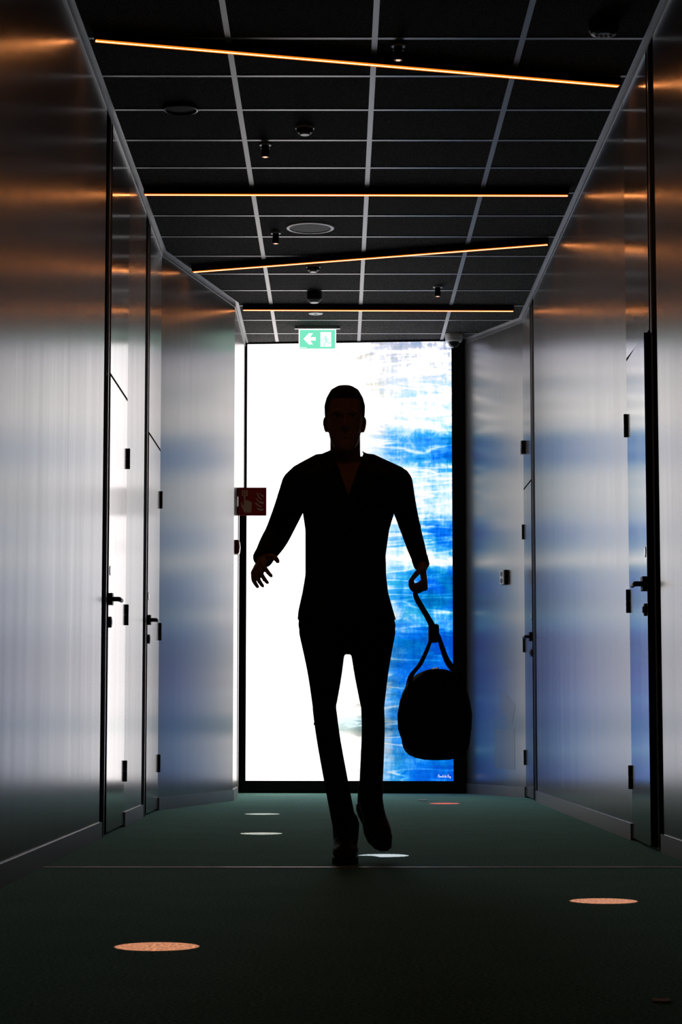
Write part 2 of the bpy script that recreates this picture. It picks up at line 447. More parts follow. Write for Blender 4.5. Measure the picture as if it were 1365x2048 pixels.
bm = bmesh.new(); box(bm, -2.2, 2.4, Y0, 16.6, CEIL, CEIL + 0.12)
ceil_o = tag(mesh_obj('ceiling', bm, M_TILE), 'black acoustic tile ceiling with thin grey grid bars', 'ceiling', kind='structure')
for gx in (-0.452, 0.147, 0.751):
    bm = bmesh.new(); box(bm, gx - 0.012, gx + 0.012, 2.0, 15.55, CEIL - 0.004, CEIL + 0.002)
    mesh_obj('main_runner', bm, M_TBAR, ceil_o)
k = 0
y = 8.543 - 4 * 0.5143
while y < 15.45:
    for x0, x1 in ((XL, -0.464), (-0.440, 0.135), (0.159, 0.739), (0.763, XR)):
        if y > 12.4:
            x0 = max(x0, LC1.x + (LC2.x - LC1.x) * min(1, (y - LC1.y) / (LC2.y - LC1.y)))
        if y > 14.6: x1 = min(x1, RC1.x + (RC2.x - RC1.x) * (y - RC1.y) / (RC2.y - RC1.y))
        bm = bmesh.new(); box(bm, x0, x1, y - 0.012, y + 0.012, CEIL - 0.003, CEIL + 0.002)
        mesh_obj('cross_tee', bm, M_TBAR, ceil_o)
    y += 0.5143

# left wall
bm = bmesh.new()
box(bm, XL - T, XL, Y0, L_END1, 0, CEIL)
box(bm, XL - T, XL, L_D1B, L_END2, 0, CEIL)
prism(bm, [LC1, LC2, LC2 + Vector((-T, 0.03)), LC1 + Vector((-T, 0.03))], 0, CEIL)
prism(bm, [LC2, (LC2.x, LDOOR), (LC2.x - T, LDOOR), (LC2.x - T, LC2.y)], 0, CEIL)
prism(bm, [(LC2.x, LDOOR), (LC2.x, LEND), (LC2.x - T, LEND), (LC2.x - T, LDOOR)], DOOR_H, CEIL)
wl = tag(mesh_obj('wall_left', bm, M_WALL), 'brushed grey laminate wall along the left of the corridor', 'wall', kind='structure')
# right wall
bm = bmesh.new()
box(bm, XR, XR + T, Y0, R_END1, 0, CEIL)
box(bm, XR, XR + T, R_D1B, R_END2, 0, CEIL)
prism(bm, [RC1, RC1 + Vector((T, 0.03)), RC2 + Vector((T, 0.1)), RC2], 0, CEIL)
wr = tag(mesh_obj('wall_right', bm, M_WALL), 'brushed grey laminate wall along the right of the corridor', 'wall', kind='structure')
bm = bmesh.new(); box(bm, -1.6, 1.8, 15.86, 16.0, 0, CEIL)
tag(mesh_obj('wall_back', bm, M_BLACK), 'black end wall behind the backlit panel', 'wall', kind='structure')
bm = bmesh.new(); box(bm, -1.3, 1.5, Y0 - 0.1, Y0, 0, CEIL)  # added behind the camera to keep world light out; the corridor runs on
tag(mesh_obj('wall_light_stop', bm, M_BLACK), 'unseen black wall added behind the camera to stop outside light', 'wall', kind='structure')

# skirting
BH, BT = 0.072, 0.007
bm = bmesh.new()
box(bm, XL, XL + BT, Y0, L_END1 - 0.004 + 0.06, 0, BH)
box(bm, XL, XL + BT, L_D1B + 0.01, L_END2 + 0.06, 0, BH)
d = (LC2 - LC1).normalized(); nn = Vector((d.y, -d.x))
prism(bm, [LC1 + d * 0.01, LC2 + Vector((BT, 0)), LC2 + nn * BT + Vector((BT * 0.3, 0)), LC1 + d * 0.01 + nn * BT], 0, BH)
prism(bm, [LC2 + Vector((0, -BT)), LC2 + Vector((BT, -BT)), (LC2.x + BT, LDOOR), (LC2.x, LDOOR)], 0, BH)
tag(mesh_obj('baseboard_left', bm, M_BASE), 'low grey skirting board along the left wall', 'baseboard', kind='structure')
bm = bmesh.new()
box(bm, XR - BT, XR, Y0, R_END1 + 0.05, 0, BH)
box(bm, XR - BT, XR, R_D1B + 0.01, R_END2 + 0.05, 0, BH)
d = (RC2 - RC1).normalized(); nn = Vector((-d.y, d.x)); 
if nn.y > 0: nn = -nn
prism(bm, [RC1 + d * 0.01, RC1 + d * 0.01 + nn * BT, RC2 + nn * BT, RC2], 0, BH)
tag(mesh_obj('baseboard_right', bm, M_BASE), 'low grey skirting board along the right wall', 'baseboard', kind='structure')

# grey angle trim where walls meet the ceiling
def offset_path(pts, w, side):
    out = []
    for i, p in enumerate(pts):
        ns = []
        for a, c in ((i - 1, i), (i, i + 1)):
            if a < 0 or c >= len(pts): continue
            dd = (pts[c] - pts[a]).normalized(); ns.append(Vector((dd.y, -dd.x)) * side)
        nrm = sum(ns, Vector((0, 0))) / len(ns)
        out.append(p + nrm * (w / max(0.5, nrm.length ** 2)))
    return out
for nm, path, side, lab in (('trim_1', [Vector((XL, Y0)), LC1, LC2, Vector((LC2.x, LEND))], 1, 'left'),
                            ('trim_2', [Vector((XR, Y0)), RC1, RC2], -1, 'right')):
    bm = bmesh.new()
    o1 = offset_path(path, 0.024, side); o2 = offset_path(path, 0.004, side)
    for a, c, e, f_ in zip(path, path[1:], o1, o1[1:]):
        prism(bm, [a, c, f_, e], CEIL - 0.005, CEIL)
    for a, c, e, f_ in zip(path, path[1:], o2, o2[1:]):
        prism(bm, [a, c, f_, e], CEIL - 0.034, CEIL - 0.005)
    tag(mesh_obj(nm, bm, M_TRIM), 'thin grey angle trim where the %s wall meets the ceiling' % lab, 'trim', kind='structure')

# carpet seam
bm = bmesh.new(); box(bm, XL + 0.012, XR - 0.012, 7.590, 7.625, 0, 0.002)
tag(mesh_obj('trim_3', bm, simple('seam_strip', (0.55, 0.49, 0.40), 0.5, 0.4)), 'thin pale seam strip across the green carpet', 'trim', kind='structure')

# ------------------------------------------------------------------ doors
def lever_part(root, sx, yh, z, toward):
    """sx: +1 when the corridor lies at +x of the door face"""
    bm = bmesh.new()
    box(bm, 0, sx * 0.015, yh - 0.027, yh + 0.027, z - 0.027, z + 0.027, 0.002)
    h = mesh_obj('door_handle', bm, M_BLKMETAL, root)
    bm = bmesh.new()
    limb(bm, [(sx * 0.005, yh, z), (sx * 0.034, yh, z), (sx * 0.042, yh + toward * 0.012, z), (sx * 0.043, yh + toward * 0.06, z), (sx * 0.042, yh + toward * 0.115, z)],
         [0.011, 0.011, 0.011, 0.0105, 0.010], n=10, sub=4)
    mesh_obj('lever', bm, M_BLKMETAL, h, smooth=True)
    bm = bmesh.new()
    lathe(bm, [(0.0255, 0), (0.0255, sx * 0.008), (0.022, sx * 0.010)], 24, 'X')
    e = mesh_obj('keyhole_rosette', bm, M_BLKMETAL, root, smooth=False)
    e.location = (0, yh, z - 0.105)
    bm = bmesh.new(); box(bm, 0, sx * 0.0125, -0.005, 0.005, -0.011, 0.011, 0.002)
    mesh_obj('lock_cylinder', bm, M_STEEL, e)
    bm = bmesh.new(); lathe(bm, [(0.022, 0), (0.022, sx * 0.0025)], 24, 'X')
    c = mesh_obj('lock_cover', bm, M_STEEL, root); c.location = (0, yh, z + 0.13)

def make_door(name, X, sx, ya, yb, hinge_z, label, yrec, ajar=0.0, sensor=False):
    """ya near (handle) edge, yb far (hinge) edge, black recess from yrec to ya"""
    root = thing(name, label, 'door', (X, 0, 0), kind='structure')
    # recess liner and steel stripe
    bm = bmesh.new()
    bx = lambda x0, x1, *r: box(bm, min(x0, x1), max(x0, x1), *r)
    bx(-sx * T, -sx * 0.055, yrec, yb + 0.02, 0, CEIL)
    gy = 0.05 if ajar else 0.075
    if not ajar: bx(-sx * 0.055, -sx * 0.014, ya - gy + 0.012, ya - 0.004, 0, CEIL)
    else: bx(-sx * 0.055, -sx * 0.046, ya - gy, ya - 0.004, 0, CEIL)
    mesh_obj('frame_liner', bm, M_BLACK, root)
    bm = bmesh.new(); ys = ya - gy
    box(bm, min(-sx * 0.0065, -sx * 0.001), max(-sx * 0.0065, -sx * 0.001), ys, ys + 0.010, 0, CEIL)
    mesh_obj('frame_stripe', bm, M_STEEL, root)
    # leaf
    lf = bpy.data.objects.new('door_leaf', None); 
    bm = bmesh.new()
    box(bm, min(0, -sx * 0.045), max(0, -sx * 0.045), ya - yb, 0, 0.012, DOOR_H, 0.0015)
    # handle-side edge of the leaf, its backlit shade painted as a black strip
    leaf = mesh_obj('door_leaf', bm, M_DOOR, root); leaf.location = (0, yb, 0)
    leaf.rotation_euler = (0, 0, -sx * 0 + (ajar * (-1 if sx > 0 else 1) * -1))
    bm = bmesh.new(); box(bm, min(sx * 0.0008, -sx * 0.046), max(sx * 0.0008, -sx * 0.046), ya - yb - 0.0025, ya - yb, 0.012, DOOR_H + 0.001)
    mesh_obj('shaded_edge', bm, M_BLACK, leaf)
    bm = bmesh.new(); box(bm, min(0, -sx * 0.045), max(0, -sx * 0.045), ya, yb, DOOR_H + 0.013, CEIL) if not ajar else box(bm, min(0, -sx * 0.045), max(0, -sx * 0.045), ya, yb, DOOR_H + 0.013, CEIL)
    mesh_obj('over_panel', bm, M_DOOR, root)
    yl = ya - yb + 0.062
    lever_part(leaf, sx, yl, 1.065, 1)
    for hz in hinge_z:
        bm = bmesh.new()
        lathe(bm, [(0.0065, -0.051), (0.0078, -0.049), (0.0078, -0.002), (0.0068, -0.001), (0.0068, 0.001), (0.0078, 0.002), (0.0078, 0.049), (0.0065, 0.051)], 14)
        h = mesh_obj('hinge', bm, M_BLKMETAL, root, smooth=False); h.location = (sx * 0.007, yb + 0.004, hz)
    return root

make_door('door_1', XL, 1, L_D1A, L_D1B, (0.27, 1.03, 1.80), 'nearest pale door on the left with black lever handle', L_END1)
make_door('door_2', XL, 1, L_D2A, L_D2B, (0.27, 1.03, 1.80), 'farther pale door on the left beside the slanted wall', L_END2)
make_door('door_3', XR, -1, R_D1A, R_D1B, (0.27, 1.03, 1.80), 'near right door slightly ajar with its backlit edge shade painted black', R_END1, ajar=0.030)
make_door('door_4', XR, -1, R_D2A, R_D2B, (0.27, 1.03, 1.80), 'far right narrow blue-lit door beside the socket wall', R_END2)
# dark open doorway in the left return wall (the way the exit arrow points)
root = thing('door_5', 'open dark doorway in the left return wall beside the lit panel', 'doorway', (0, 0, 0), kind='structure')
bm = bmesh.new()
x0 = LC2.x - 0.9
box(bm, x0 - 0.05, x0, LDOOR - 0.0, LEND + 0.25, 0, DOOR_H)
box(bm, x0, LC2.x - T, LDOOR - 0.05, LDOOR, 0, DOOR_H)
box(bm, x0, LC2.x - 0.06, LEND, LEND + 0.05, 0, DOOR_H)
box(bm, x0, LC2.x - T, LDOOR, LEND, DOOR_H, DOOR_H + 0.05)
box(bm, LC2.x - T, LC2.x - 0.002, LDOOR, LDOOR + 0.03, 0, DOOR_H)
mesh_obj('frame_liner', bm, M_BLACK, root)  # black niche walls; the darkness beyond the opening is put into their colour
bm = bmesh.new(); box(bm, LC2.x - 0.004, LC2.x + 0.004, LDOOR + 0.035, LDOOR + 0.10, 0, DOOR_H)
mesh_obj('frame_stripe', bm, M_STEEL, root)

# ------------------------------------------------------------------ backlit panel
PA = Vector((-0.672, 15.62)); PB = Vector((0.822, 15.485))
ang = math.atan2(PB.y - PA.y, PB.x - PA.x); PW = (PB - PA).length
PZ0 = 0.088; PZ1 = CEIL - 0.012
panel = thing('backlit_panel', 'tall glowing light box with white and blue abstract print at corridor end', 'light box', (PA.x, PA.y, 0), ang)
bm = bmesh.new(); box(bm, 0, PW, 0, 0.02, PZ0, PZ1)
mesh_obj('lit_print', bm, M_PRINT, panel)
bm = bmesh.new()
box(bm, -0.03, PW + 0.10, 0.02, 0.16, 0, CEIL - 0.002)
box(bm, -0.03, 0, -0.012, 0.02, 0.0, CEIL - 0.002)
box(bm, PW, PW + 0.085, -0.012, 0.02, 0.0, CEIL - 0.002)
box(bm, 0, PW, -0.012, 0.02, 0.0, PZ0)
box(bm, 0, PW, -0.012, 0.02, PZ1, CEIL - 0.002)
mesh_obj('frame', bm, M_BLACK, panel)
# small handwritten signature at the lower right of the print
strokes = [
    [(0, 0), (3, 12), (4, 16), (1, 15), (3, 19), (10, 18), (9, 12), (4, 9), (8, 5), (12, 1)],
    [(13, 4), (16, 7), (13, 9), (12, 4), (15, 2), (17, 7), (18, 2), (20, 7), (22, 3)],
    [(22, 3), (23, 7), (26, 7), (25, 2), (28, 6), (31, 7), (29, 3), (32, 3)],
    [(32, 3), (36, 18), (34, 10), (35, 2), (38, 3)], [(42, 7), (39, 5), (40, 2), (43, 5), (45, 18), (44, 3), (46, 2)],
    [(52, 7), (50, 3), (53, 3), (57, 18), (55, 3), (58, 4)], [(58, 5), (61, 6), (60, 8), (57, 5), (60, 2), (63, 4)],
    [(70, 0), (73, 17), (70, 15), (76, 19), (79, 15), (74, 10), (80, 6), (76, 2), (71, 3)],
    [(81, 7), (81, 3), (84, 6), (84, 2), (86, 3)], [(87, 7), (88, 3), (91, 7), (90, -4), (86, -5), (94, 4)]]
bm = bmesh.new(); sc = 0.00098
for st in strokes:
    limb(bm, [(PW - 0.112 + x * sc, -0.0008, 0.113 + z * sc * 1.1) for x, z in st], [0.0011] * len(st), n=6, sub=3, flat=0.5)
mesh_obj('signature', bm, M_INK, panel)

# ------------------------------------------------------------------ warm LED line lights
zb = CEIL - 0.036
strip_px = [((192, 81), (1237, 172), 'nearest warm line light, tilted down to the right across the ceiling'),
            ((290, 389), (1136, 391), 'second warm line light, level across the ceiling above the round speaker'),
            ((385, 544), (1095, 489), 'third warm line light, tilted up to the right across the ceiling'),
            ((487, 620), (1027, 622), 'farthest warm line light, level and shortest, just before the exit sign')]
strip_px.append(((150, -430), (1390, -470), 'warm line light nearer than the picture shows, above the near carpet'))
for (p, q, lab) in strip_px:
    a = at_z(*p, zb); c = at_z(*q, zb)
    if p[1] < 0: a = Vector((-1.00, 5.66, zb)); c = Vector((1.21, 5.90, zb))
    if p[0] == 385: a = a + (c - a) * 0.004
    ln = (c - a).length; rz = math.atan2(c.y - a.y, c.x - a.x)
    r = thing('line_light', lab, 'light', (a.x, a.y, zb), rz, 'warm line lights across the ceiling')
    bm = bmesh.new()
    box(bm, -0.004, ln + 0.004, -0.021, -0.016, 0, 0.036); box(bm, -0.004, ln + 0.004, 0.016, 0.021, 0, 0.036)
    box(bm, -0.004, ln + 0.004, -0.016, 0.016, 0.012, 0.036)
    box(bm, -0.004, -0.001, -0.016, 0.016, 0, 0.012); box(bm, ln + 0.001, ln + 0.004, -0.016, 0.016, 0, 0.012)
    mesh_obj('profile', bm, M_BLACK, r)
    bm = bmesh.new(); box(bm, 0, ln, -0.0155, 0.0155, -0.003, 0.011)
    mesh_obj('diffuser', bm, M_LED, r)

# ------------------------------------------------------------------ narrow spot lamps and their discs of light
def make_spot(label):
    r = thing('spotlight', label, 'spotlight', (0, 0, CEIL), 0, 'narrow black spotlights on the ceiling')
    bm = bmesh.new(); lathe(bm, [(0.031, 0), (0.031, -0.006), (0.028, -0.008)], 28); mesh_obj('ceiling_plate', bm, M_WHITE, r)
    bm = bmesh.new(); lathe(bm, [(0.018, -0.008), (0.0185, -0.012), (0.0185, -0.062), (0.017, -0.065), (0.0125, -0.065), (0.0115, -0.056)], 28)
    mesh_obj('lamp_body', bm, M_BLKMETAL, r)
    for s in (-1, 1):
        bm = bmesh.new(); box(bm, s * 0.0185 - 0.002, s * 0.0185 + 0.002, -0.003, 0.003, -0.024, -0.017)
        mesh_obj('side_screw', bm, M_STEEL, r)
    bm = bmesh.new(); lathe(bm, [(0.0105, -0.0565), (0.0105, -0.0645), (0.008, -0.0665)], 24); mesh_obj('lens', bm, M_LENS, r)
    return r
spots = [((797, 90), (768, 1711), (1.0, 0.52, 0.66), 1.0, 'nearest visible black spotlight, just above the tilted nearest line light'),
         ((531, 288), (523, 1667), (1.0, 0.46, 0.48), 0.9, 'black spotlight above the level second line light, left of the middle bar'),
         ((552, 465), (525, 1628), (1.0, 0.48, 0.52), 0.9, 'black spotlight beside the large round speaker'),
         ((876, 573), (890, 1607), (1.0, 0.05, 0.06), 1.5, 'farthest black spotlight, near the right ceiling bar'),
         (None, (1208, 1802), (1.0, 0.19, 0.13), 1.0, 'black spotlight out of view above the near right disc of light'),
         (None, (314, 1893), (1.0, 0.18, 0.11), 1.0, 'black spotlight out of view above the near left disc of light')]
sp0 = None
SPOT_W = 1500.0
for i, (cp, fp, colr, pw, lab) in enumerate(spots):
    fl = at_z(*fp, 0.0)
    c = at_z(*cp, CEIL) if cp else Vector((fl.x + 0.02, fl.y + 0.12, CEIL))
    if sp0 is None:
        sp0 = make_spot(lab); sp0.location = c
    else: dup(sp0, c, lab)
    ld = bpy.data.lights.new('spot_beam', 'SPOT'); ld.color = colr; ld.energy = SPOT_W * pw
    ld.shadow_soft_size = 0.002; ld.spot_blend = 0.06
    src = Vector((c.x, c.y, CEIL - 0.070)); dv = fl - src
    ld.spot_size = 2 * math.atan(0.097 / dv.length)
    lo = bpy.data.objects.new('spot_beam', ld); COL.objects.link(lo)
    lo.location = src; lo.rotation_euler = dv.to_track_quat('-Z', 'Y').to_euler()

# ------------------------------------------------------------------ ceiling fittings
def ceiling_thing(name, label, cat, px, py, group=None):
    p = at_z(px, py, CEIL); return thing(name, label, cat, (p.x, p.y, CEIL), 0, group)
r = ceiling_thing('ceiling_speaker', 'large round ceiling speaker with a pale rim', 'speaker', 621, 455)
bm = bmesh.new(); lathe(bm, [(0.115, -0.001), (0.115, -0.005), (0.118, -0.008), (0.134, -0.006), (0.137, 0.0)], 48, closed=False); mesh_obj('rim', bm, M_WHITE, r)
bm = bmesh.new(); lathe(bm, [(0.115, 0.0), (0.115, -0.004), (0.06, -0.005), (0.001, -0.005)], 48); mesh_obj('grille', bm, simple('speaker_grille', (0.10, 0.10, 0.10), 0.7, noise=0.5, nscale=500), r)
r = ceiling_thing('ceiling_speaker', 'dark round ceiling speaker near the left wall', 'speaker', 362, 215)
bm = bmesh.new(); lathe(bm, [(0.068, -0.001), (0.068, -0.010), (0.072, -0.016), (0.078, -0.014), (0.079, 0.0)], 40, closed=False); mesh_obj('rim', bm, simple('dark_rim', (0.05, 0.05, 0.05), 0.35), r)
bm = bmesh.new(); lathe(bm, [(0.068, 0.0), (0.068, -0.008), (0.001, -0.009)], 40); mesh_obj('grille', bm, M_BLACK, r)
r = ceiling_thing('ceiling_disc', 'small flat white disc on the ceiling just before the exit sign', 'detector', 632, 626)
bm = bmesh.new(); lathe(bm, [(0.050, 0), (0.050, -0.004), (0.046, -0.007), (0.02, -0.008)], 32); mesh_obj('cover', bm, M_WHITE, r)
bm = bmesh.new(); lathe(bm, [(0.012, -0.0075), (0.012, -0.010)], 16); mesh_obj('sensor_eye', bm, M_GREYP, r)
def detector(label, px, py, s):
    r = ceiling_thing('smoke_detector', label, 'smoke detector', px, py, 'smoke detectors on the ceiling')
    bm = bmesh.new(); lathe(bm, [(0.048 * s, 0), (0.048 * s, -0.008), (0.046 * s, -0.010)], 36); mesh_obj('mounting_base', bm, M_WHITE, r)
    bm = bmesh.new(); lathe(bm, [(0.042 * s, -0.010), (0.041 * s, -0.024), (0.034 * s, -0.030), (0.024 * s, -0.032)], 36)
    mesh_obj('housing', bm, M_BLKMETAL, r)
    bm = bmesh.new(); lathe(bm, [(0.026 * s, -0.0315), (0.026 * s, -0.037), (0.022 * s, -0.039)], 30); mesh_obj('cap', bm, M_WHITE, r)
    return r
detector('nearest smoke detector, dark with pale rim ends, above the second line light', 610, 254, 0.95)
detector('smoke detector just beyond the tilted third line light', 627, 532, 0.92)
r = ceiling_thing('ceiling_sensor', 'black cylindrical sensor with a pale disc underneath, before the farthest line light', 'sensor', 629, 583)
bm = bmesh.new(); lathe(bm, [(0.046, 0), (0.048, -0.004), (0.048, -0.050), (0.044, -0.056)], 32); mesh_obj('body', bm, M_BLKMETAL, r)
bm = bmesh.new(); lathe(bm, [(0.044, -0.056), (0.036, -0.066), (0.029, -0.071)], 32); mesh_obj('collar', bm, M_GREYP, r)
bm = bmesh.new(); lathe(bm, [(0.029, -0.071), (0.027, -0.075)], 28); mesh_obj('lens', bm, M_WHITE, r)
r = ceiling_thing('ceiling_sensor', 'black multi-eyed ceiling sensor at the top right above the tilted light', 'sensor', 1208, 42)
bm = bmesh.new(); lathe(bm, [(0.060, 0), (0.060, -0.040), (0.050, -0.054), (0.036, -0.060)], 36); mesh_obj('body', bm, M_BLKMETAL, r)
for i in range(4):
    bm = bmesh.new(); bmesh.ops.create_uvsphere(bm, u_segments=12, v_segments=8, radius=0.008)
    e = mesh_obj('sensor_eye', bm, M_WHITE, r, smooth=True); t = -0.027 + 0.018 * i; e.location = (t, 0.006 if i in (1, 2) else 0.0, -0.058)

# exit sign
ez = at_z(635, 653, CEIL)
EX = thing('exit_sign', 'lit green exit sign with white left arrow and running figure', 'sign', (ez.x + 0.001, ez.y, CEIL), 0)
bm = bmesh.new(); box(bm, -0.161, 0.161, -0.016, 0.016, -0.018, 0, 0.002); mesh_obj('mounting_bar', bm, M_WHITE, EX)
for s in (-1, 1):
    bm = bmesh.new(); bmesh.ops.create_cone(bm, cap_ends=True, segments=12, radius1=0.004, radius2=0.004, depth=0.003, matrix=Matrix.Translation((s * 0.148, -0.0165, -0.009)) @ Matrix.Rotation(PI / 2, 4, 'X'))
    mesh_obj('bar_screw', bm, M_BLKMETAL, EX)
bm = bmesh.new(); box(bm, -0.132, 0.132, -0.007, 0.007, -0.165, -0.018, 0.002); mesh_obj('border_plate', bm, M_SIGNWHITE, EX)
bm = bmesh.new(); box(bm, -0.125, 0.125, -0.0085, -0.006, -0.159, -0.026); mesh_obj('green_face', bm, M_GREEN, EX)
def pict(name, pts, mat, parent, y0=-0.0100, y1=-0.0082):
    bm = bmesh.new(); plate(bm, pts, y0, y1); return mesh_obj(name, bm, mat, parent)
pict('arrow', [(-0.098, -0.090), (-0.060, -0.050), (-0.031, -0.050), (-0.051, -0.078), (-0.012, -0.078), (-0.012, -0.102), (-0.051, -0.102), (-0.031, -0.130), (-0.060, -0.130)], M_SIGNWHITE, EX)
pict('doorway_symbol', [(0.022, -0.146), (0.022, -0.042), (0.097, -0.042), (0.097, -0.146)], M_SIGNWHITE, EX)
bm = bmesh.new()
for pts, rr in (([(0.058, 0, -0.072), (0.060, 0, -0.074)], [0.006, 0.006]),
                ([(0.058, 0, -0.084), (0.064, 0, -0.108)], [0.0065, 0.006]),
                ([(0.056, 0, -0.086), (0.044, 0, -0.096), (0.038, 0, -0.108)], [0.0032, 0.003, 0.003]),
                ([(0.060, 0, -0.086), (0.072, 0, -0.096), (0.080, 0, -0.090)], [0.0032, 0.003, 0.003]),
                ([(0.063, 0, -0.108), (0.052, 0, -0.120), (0.046, 0, -0.142)], [0.0042, 0.004, 0.004]),
                ([(0.065, 0, -0.108), (0.078, 0, -0.118), (0.094, 0, -0.120), (0.101, 0, -0.128)], [0.0042, 0.004, 0.004, 0.003])):
    limb(bm, [(x, -0.0102, z) for x, _, z in pts], rr, n=8, sub=3, flat=0.25, ref=(0, 1, 0))
mesh_obj('running_figure', bm, emit('lit_pale_green', (0.42, 0.95, 0.75), 1.05), EX)
bm = bmesh.new()
for i, wdt in enumerate((4.5, 3, 3.4, 3, 3.2, 3, 3.4, 3)):
    x = -0.121 + i * 0.0058; box(bm, x, x + wdt * 0.001, -0.0095, -0.008, -0.155, -0.1495 if i else -0.148)
mesh_obj('small_print', bm, M_SIGNWHITE, EX)

# security camera dome in the corner
cp = at_z(912, 667, CEIL)
SC_ = thing('security_camera', 'white dome security camera at the top right corner of the panel', 'camera', (0.828, 15.27, CEIL), 0)
bm = bmesh.new(); lathe(bm, [(0.062, 0), (0.064, -0.02), (0.060, -0.048), (0.054, -0.056)], 36); mesh_obj('housing', bm, M_WHITE, SC_, smooth=False)
bm = bmesh.new(); lathe(bm, [(0.040, -0.056), (0.040, -0.066), (0.036, -0.080), (0.026, -0.092), (0.012, -0.099), (0.001, -0.100)], 32)
mesh_obj('dome', bm, simple('dark_dome', (0.02, 0.02, 0.022), 0.12, 0, 0.6), SC_, smooth=True)

# fire alarm flag sign on the left corner
FS = thing('fire_alarm_sign', 'red fire alarm flag sign with hand and flames on left wall corner', 'sign', (-0.690, 14.55, 2.0005), 0)
S0, SW = 0.005, 0.1925
bm = bmesh.new(); box(bm, S0, S0 + SW, -0.0015, 0.0015, -0.0963, 0.0963); mesh_obj('plate', bm, M_RED, FS)
bm = bmesh.new(); box(bm, 0, 0.0025, -0.03, 0.03, -0.094, 0.094); box(bm, 0.0025, S0, -0.001, 0.001, -0.094, -0.034); box(bm, 0.0025, S0, -0.001, 0.001, 0.034, 0.094)
mesh_obj('wall_flange', bm, M_BLKMETAL, FS)
cx_, k_ = S0 + SW / 2, SW / 2
def fs(pts): return [(cx_ + x * k_, z * k_) for x, z in pts]
bm = bmesh.new()
o_ = fs([(-0.73, 0.80), (-0.33, 0.80), (-0.33, 0.40), (-0.73, 0.40)]); i_ = fs([(-0.66, 0.73), (-0.40, 0.73), (-0.40, 0.47), (-0.66, 0.47)])
for i in range(4):
    j = (i + 1) % 4; plate(bm, [o_[i], o_[j], i_[j], i_[i]], -0.0024, -0.0014)
plate(bm, fs([(-0.53 + 0.08 * math.cos(a * PI / 8), 0.60 + 0.08 * math.sin(a * PI / 8)) for a in range(16)]), -0.0024, -0.0014)
mesh_obj('button_symbol', bm, M_SIGNCREAM, FS)
pict('hand_symbol', fs([(-0.59, 0.40), (-0.49, 0.40), (-0.48, 0.08), (-0.36, 0.12), (-0.30, 0.05), (-0.20, 0.06), (-0.14, -0.02), (-0.03, -0.04), (-0.05, -0.55), (-0.10, -0.78), (-0.55, -0.78), (-0.66, -0.55), (-0.78, -0.35), (-0.80, -0.06), (-0.72, -0.04), (-0.70, -0.24), (-0.60, -0.26)]), M_SIGNCREAM, FS, -0.0024, -0.0014)
bm = bmesh.new()
for fl in ([(0.30, 0.66), (0.42, 0.55), (0.46, 0.38), (0.60, 0.22), (0.76, 0.16), (0.60, 0.14), (0.44, 0.26), (0.36, 0.42)],
           [(0.52, 0.66), (0.60, 0.52), (0.80, 0.44), (0.80, 0.30), (0.66, 0.40), (0.54, 0.52)],
           [(0.24, 0.30), (0.36, 0.14), (0.52, 0.02), (0.80, -0.02), (0.80, -0.18), (0.62, -0.14), (0.44, -0.04), (0.30, 0.12)],
           [(0.14, -0.10), (0.34, -0.10), (0.50, -0.28), (0.74, -0.32), (0.60, -0.40), (0.44, -0.36), (0.30, -0.22)],
           [(0.28, -0.40), (0.42, -0.48), (0.62, -0.52), (0.80, -0.50), (0.78, -0.62), (0.58, -0.66), (0.40, -0.58)]):
    plate(bm, fs(fl), -0.0024, -0.0014)
mesh_obj('flame_symbol', bm, M_SIGNCREAM, FS)
for sx in (-0.92, 0.92):
    for sz in (-0.92, 0.92):
        bm = bmesh.new(); bmesh.ops.create_cone(bm, cap_ends=True, segments=10, radius1=0.0028, radius2=0.0028, depth=0.002, matrix=Matrix.Translation((cx_ + sx * k_, -0.002, sz * k_)) @ Matrix.Rotation(PI / 2, 4, 'X'))
        mesh_obj('corner_rivet', bm, M_STEEL, FS)

# call point below it
CPT = thing('fire_call_point', 'small dark fire call point box below the red flag sign', 'call point', (-0.690, 14.26, 1.665), 0)
bm = bmesh.new(); box(bm, 0, 0.024, -0.045, 0.045, -0.047, 0.047, 0.004); mesh_obj('housing', bm, simple('call_point_red', (0.16, 0.012, 0.012), 0.45), CPT)
bm = bmesh.new(); plate(bm, [(0.024, -0.045), (0.030, -0.036), (0.034, 0.0), (0.030, 0.036), (0.024, 0.045)], -0.038, 0.038); mesh_obj('cover', bm, simple('clear_cover', (0.5, 0.5, 0.5), 0.15), CPT)

# double socket on the right slanted wall
d = (RC2 - RC1).normalized(); ws = at_y(1012, 1155, 14.95)
tt = 0.0
for i in range(200):                                  # where the sight line meets the slanted wall
    q = RC1 + d * (i / 200.0)
    if (ray(1012, 1155)[0] / ray(1012, 1155)[1]) * q.y >= q.x: break
zz = EYE + ray(1012, 1155)[2] / ray(1012, 1155)[1] * q.y
WS = thing('wall_socket', 'small black and white double wall unit on the right slanted wall', 'socket', (q.x, q.y, zz), math.atan2(d.y, d.x) + PI)
